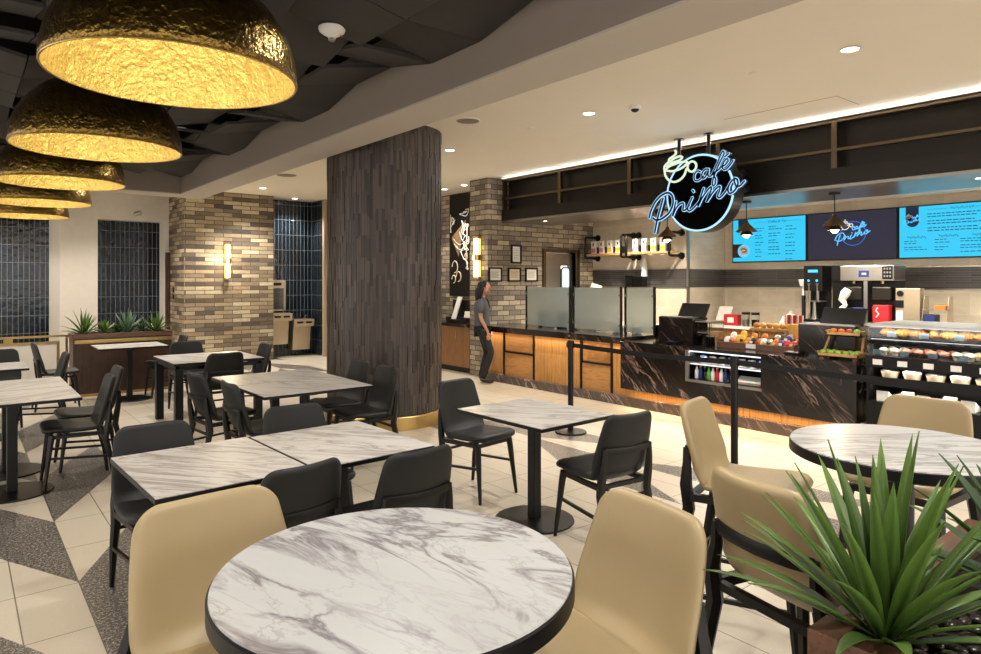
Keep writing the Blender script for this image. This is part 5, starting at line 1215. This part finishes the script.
hb.tube([(-.07,0,1.57),(-.095,-.01,1.50),(-.105,-.015,1.42),(-.105,-.02,1.34),(-.10,-.02,1.28)],[.055,.058,.05,.036,.012],12).tube([(-.02,-.07,1.56),(-.045,-.075,1.49),(-.06,-.07,1.42),(-.07,-.06,1.36)],[.03,.032,.026,.008],8)
hb.build('hair',M['hair'],pr,smooth=2)
gb=MB()
for sy in (-1,1):
    gb.tube([(.096,sy*.034+.022*math.cos(a),1.55+.016*math.sin(a)) for a in [2*PI*q/14 for q in range(14)]],.003,5,closed=True).tube([(.094,sy*.056,1.553),(.04,sy*.078,1.553),(.0,sy*.08,1.548)],.003,5)
gb.tube([(.098,-.012,1.55),(.098,.012,1.55)],.003,5).build('glasses',M['red'],pr)
for sy in (-1,1): MB().sph((.088,sy*.032,1.55),(.009,.012,.008),10,8).build('eye',M['hair'],pr,smooth=True)
MB().sph((.093,0,1.500),(.006,.02,.005),10,6).build('mouth',M['salmon'],pr,smooth=True)
MB().tube([(.045,-.03,1.37),(.075,-.02,1.30),(.08,0,1.22)],.012,8).tube([(.045,.03,1.37),(.075,.02,1.30),(.08,0,1.22)],.012,8).build('collar_lanyard',M['hair'],pr,smooth=True)
# ================================================================ LIGHTS
def spot(x,y,z,e,ang=120,col=(1,.95,.89),r=.05,bl=.6): light('downlight_beam','SPOT',(x,y,z),(0,0,0),e,col,spot_size=D(ang),spot_blend=bl,shadow_soft_size=r)
for x,y in [(5.34,2.245),(5.23,4.84),(5.24,7.4),(5.2,-.4)]: spot(x,y,3.43,LE['dl'])
for x,y in [(7.38,9.96),(7.41,10.64)]: spot(x,y,3.43,LE['dl']*.6)
spot(4.6,12.9,3.43,LE['dl']*1.3); spot(5.73,13.9,3.43,LE['dl']*.7)
for x,y in [(1.96,8.01),(-1.2,5.5),(1.96,10.8)]: spot(x,y,3.36,LE['dl']*.9)
for x,y in [(8.9,4.35),(8.9,3.55),(8.95,2.6),(8.9,1.2),(8.9,6.3),(8.9,7.6)]: spot(x,y,2.88,LE['kit'],130,(1,.90,.76))
spot(7.9,7.35,2.67,LE['kit']*.5,130)
light('cove_light','AREA',(7.385,2.0,3.405),(0,D(80),0),LE['cove'],(1,.93,.83),shape='RECTANGLE',size=.02,size_y=13.5)
for x,y in [(1.96,.9),(1.96,3.2),(-.3,2.2),(.3,-.6),(-1.2,7.6),(-1.2,10.4),(3.9,-1.5)]: spot(x,y,3.36,LE['din'],130)  # added unseen spots that brighten the tables
for x,y in [(.3,13.3),(2.3,13.2)]: spot(x,y,3.43,LE['dl']*1.0,130)  # added spots hidden behind the bulkhead, lift the niche wall
# added spot without a fixture, brightens the niche wall
spot(.3,14.7,2.9,LE['dl']*.3,130)
# ================================================================ WORLD + CAMERA
w_=bpy.data.worlds.new('World'); SC.world=w_; w_.use_nodes=True
nt=w_.node_tree; bg=nt.nodes['Background']; bg.inputs[0].default_value=(1,.93,.85,1); bg.inputs[1].default_value=LE['world']
cam=bpy.data.cameras.new('Camera'); co=bpy.data.objects.new('Camera',cam); COL.objects.link(co); SC.camera=co
co.location=(0,0,1.68); co.rotation_euler=(PI/2,0,D(-38.8)); cam.sensor_width=36; cam.lens=665/981*36; cam.shift_y=-47/981; cam.clip_start=.05; cam.clip_end=100
SC.view_settings.view_transform='Standard'; SC.view_settings.look='None'; SC.view_settings.gamma=1; SC.view_settings.use_curve_mapping=False
SC.view_settings.exposure=LE['exp']
SC.cycles.use_denoising=True; SC.cycles.max_bounces=7; SC.cycles.diffuse_bounces=4; SC.cycles.glossy_bounces=4; SC.cycles.transmission_bounces=5; SC.cycles.sample_clamp_indirect=4; SC.cycles.caustics_reflective=False; SC.cycles.caustics_refractive=False
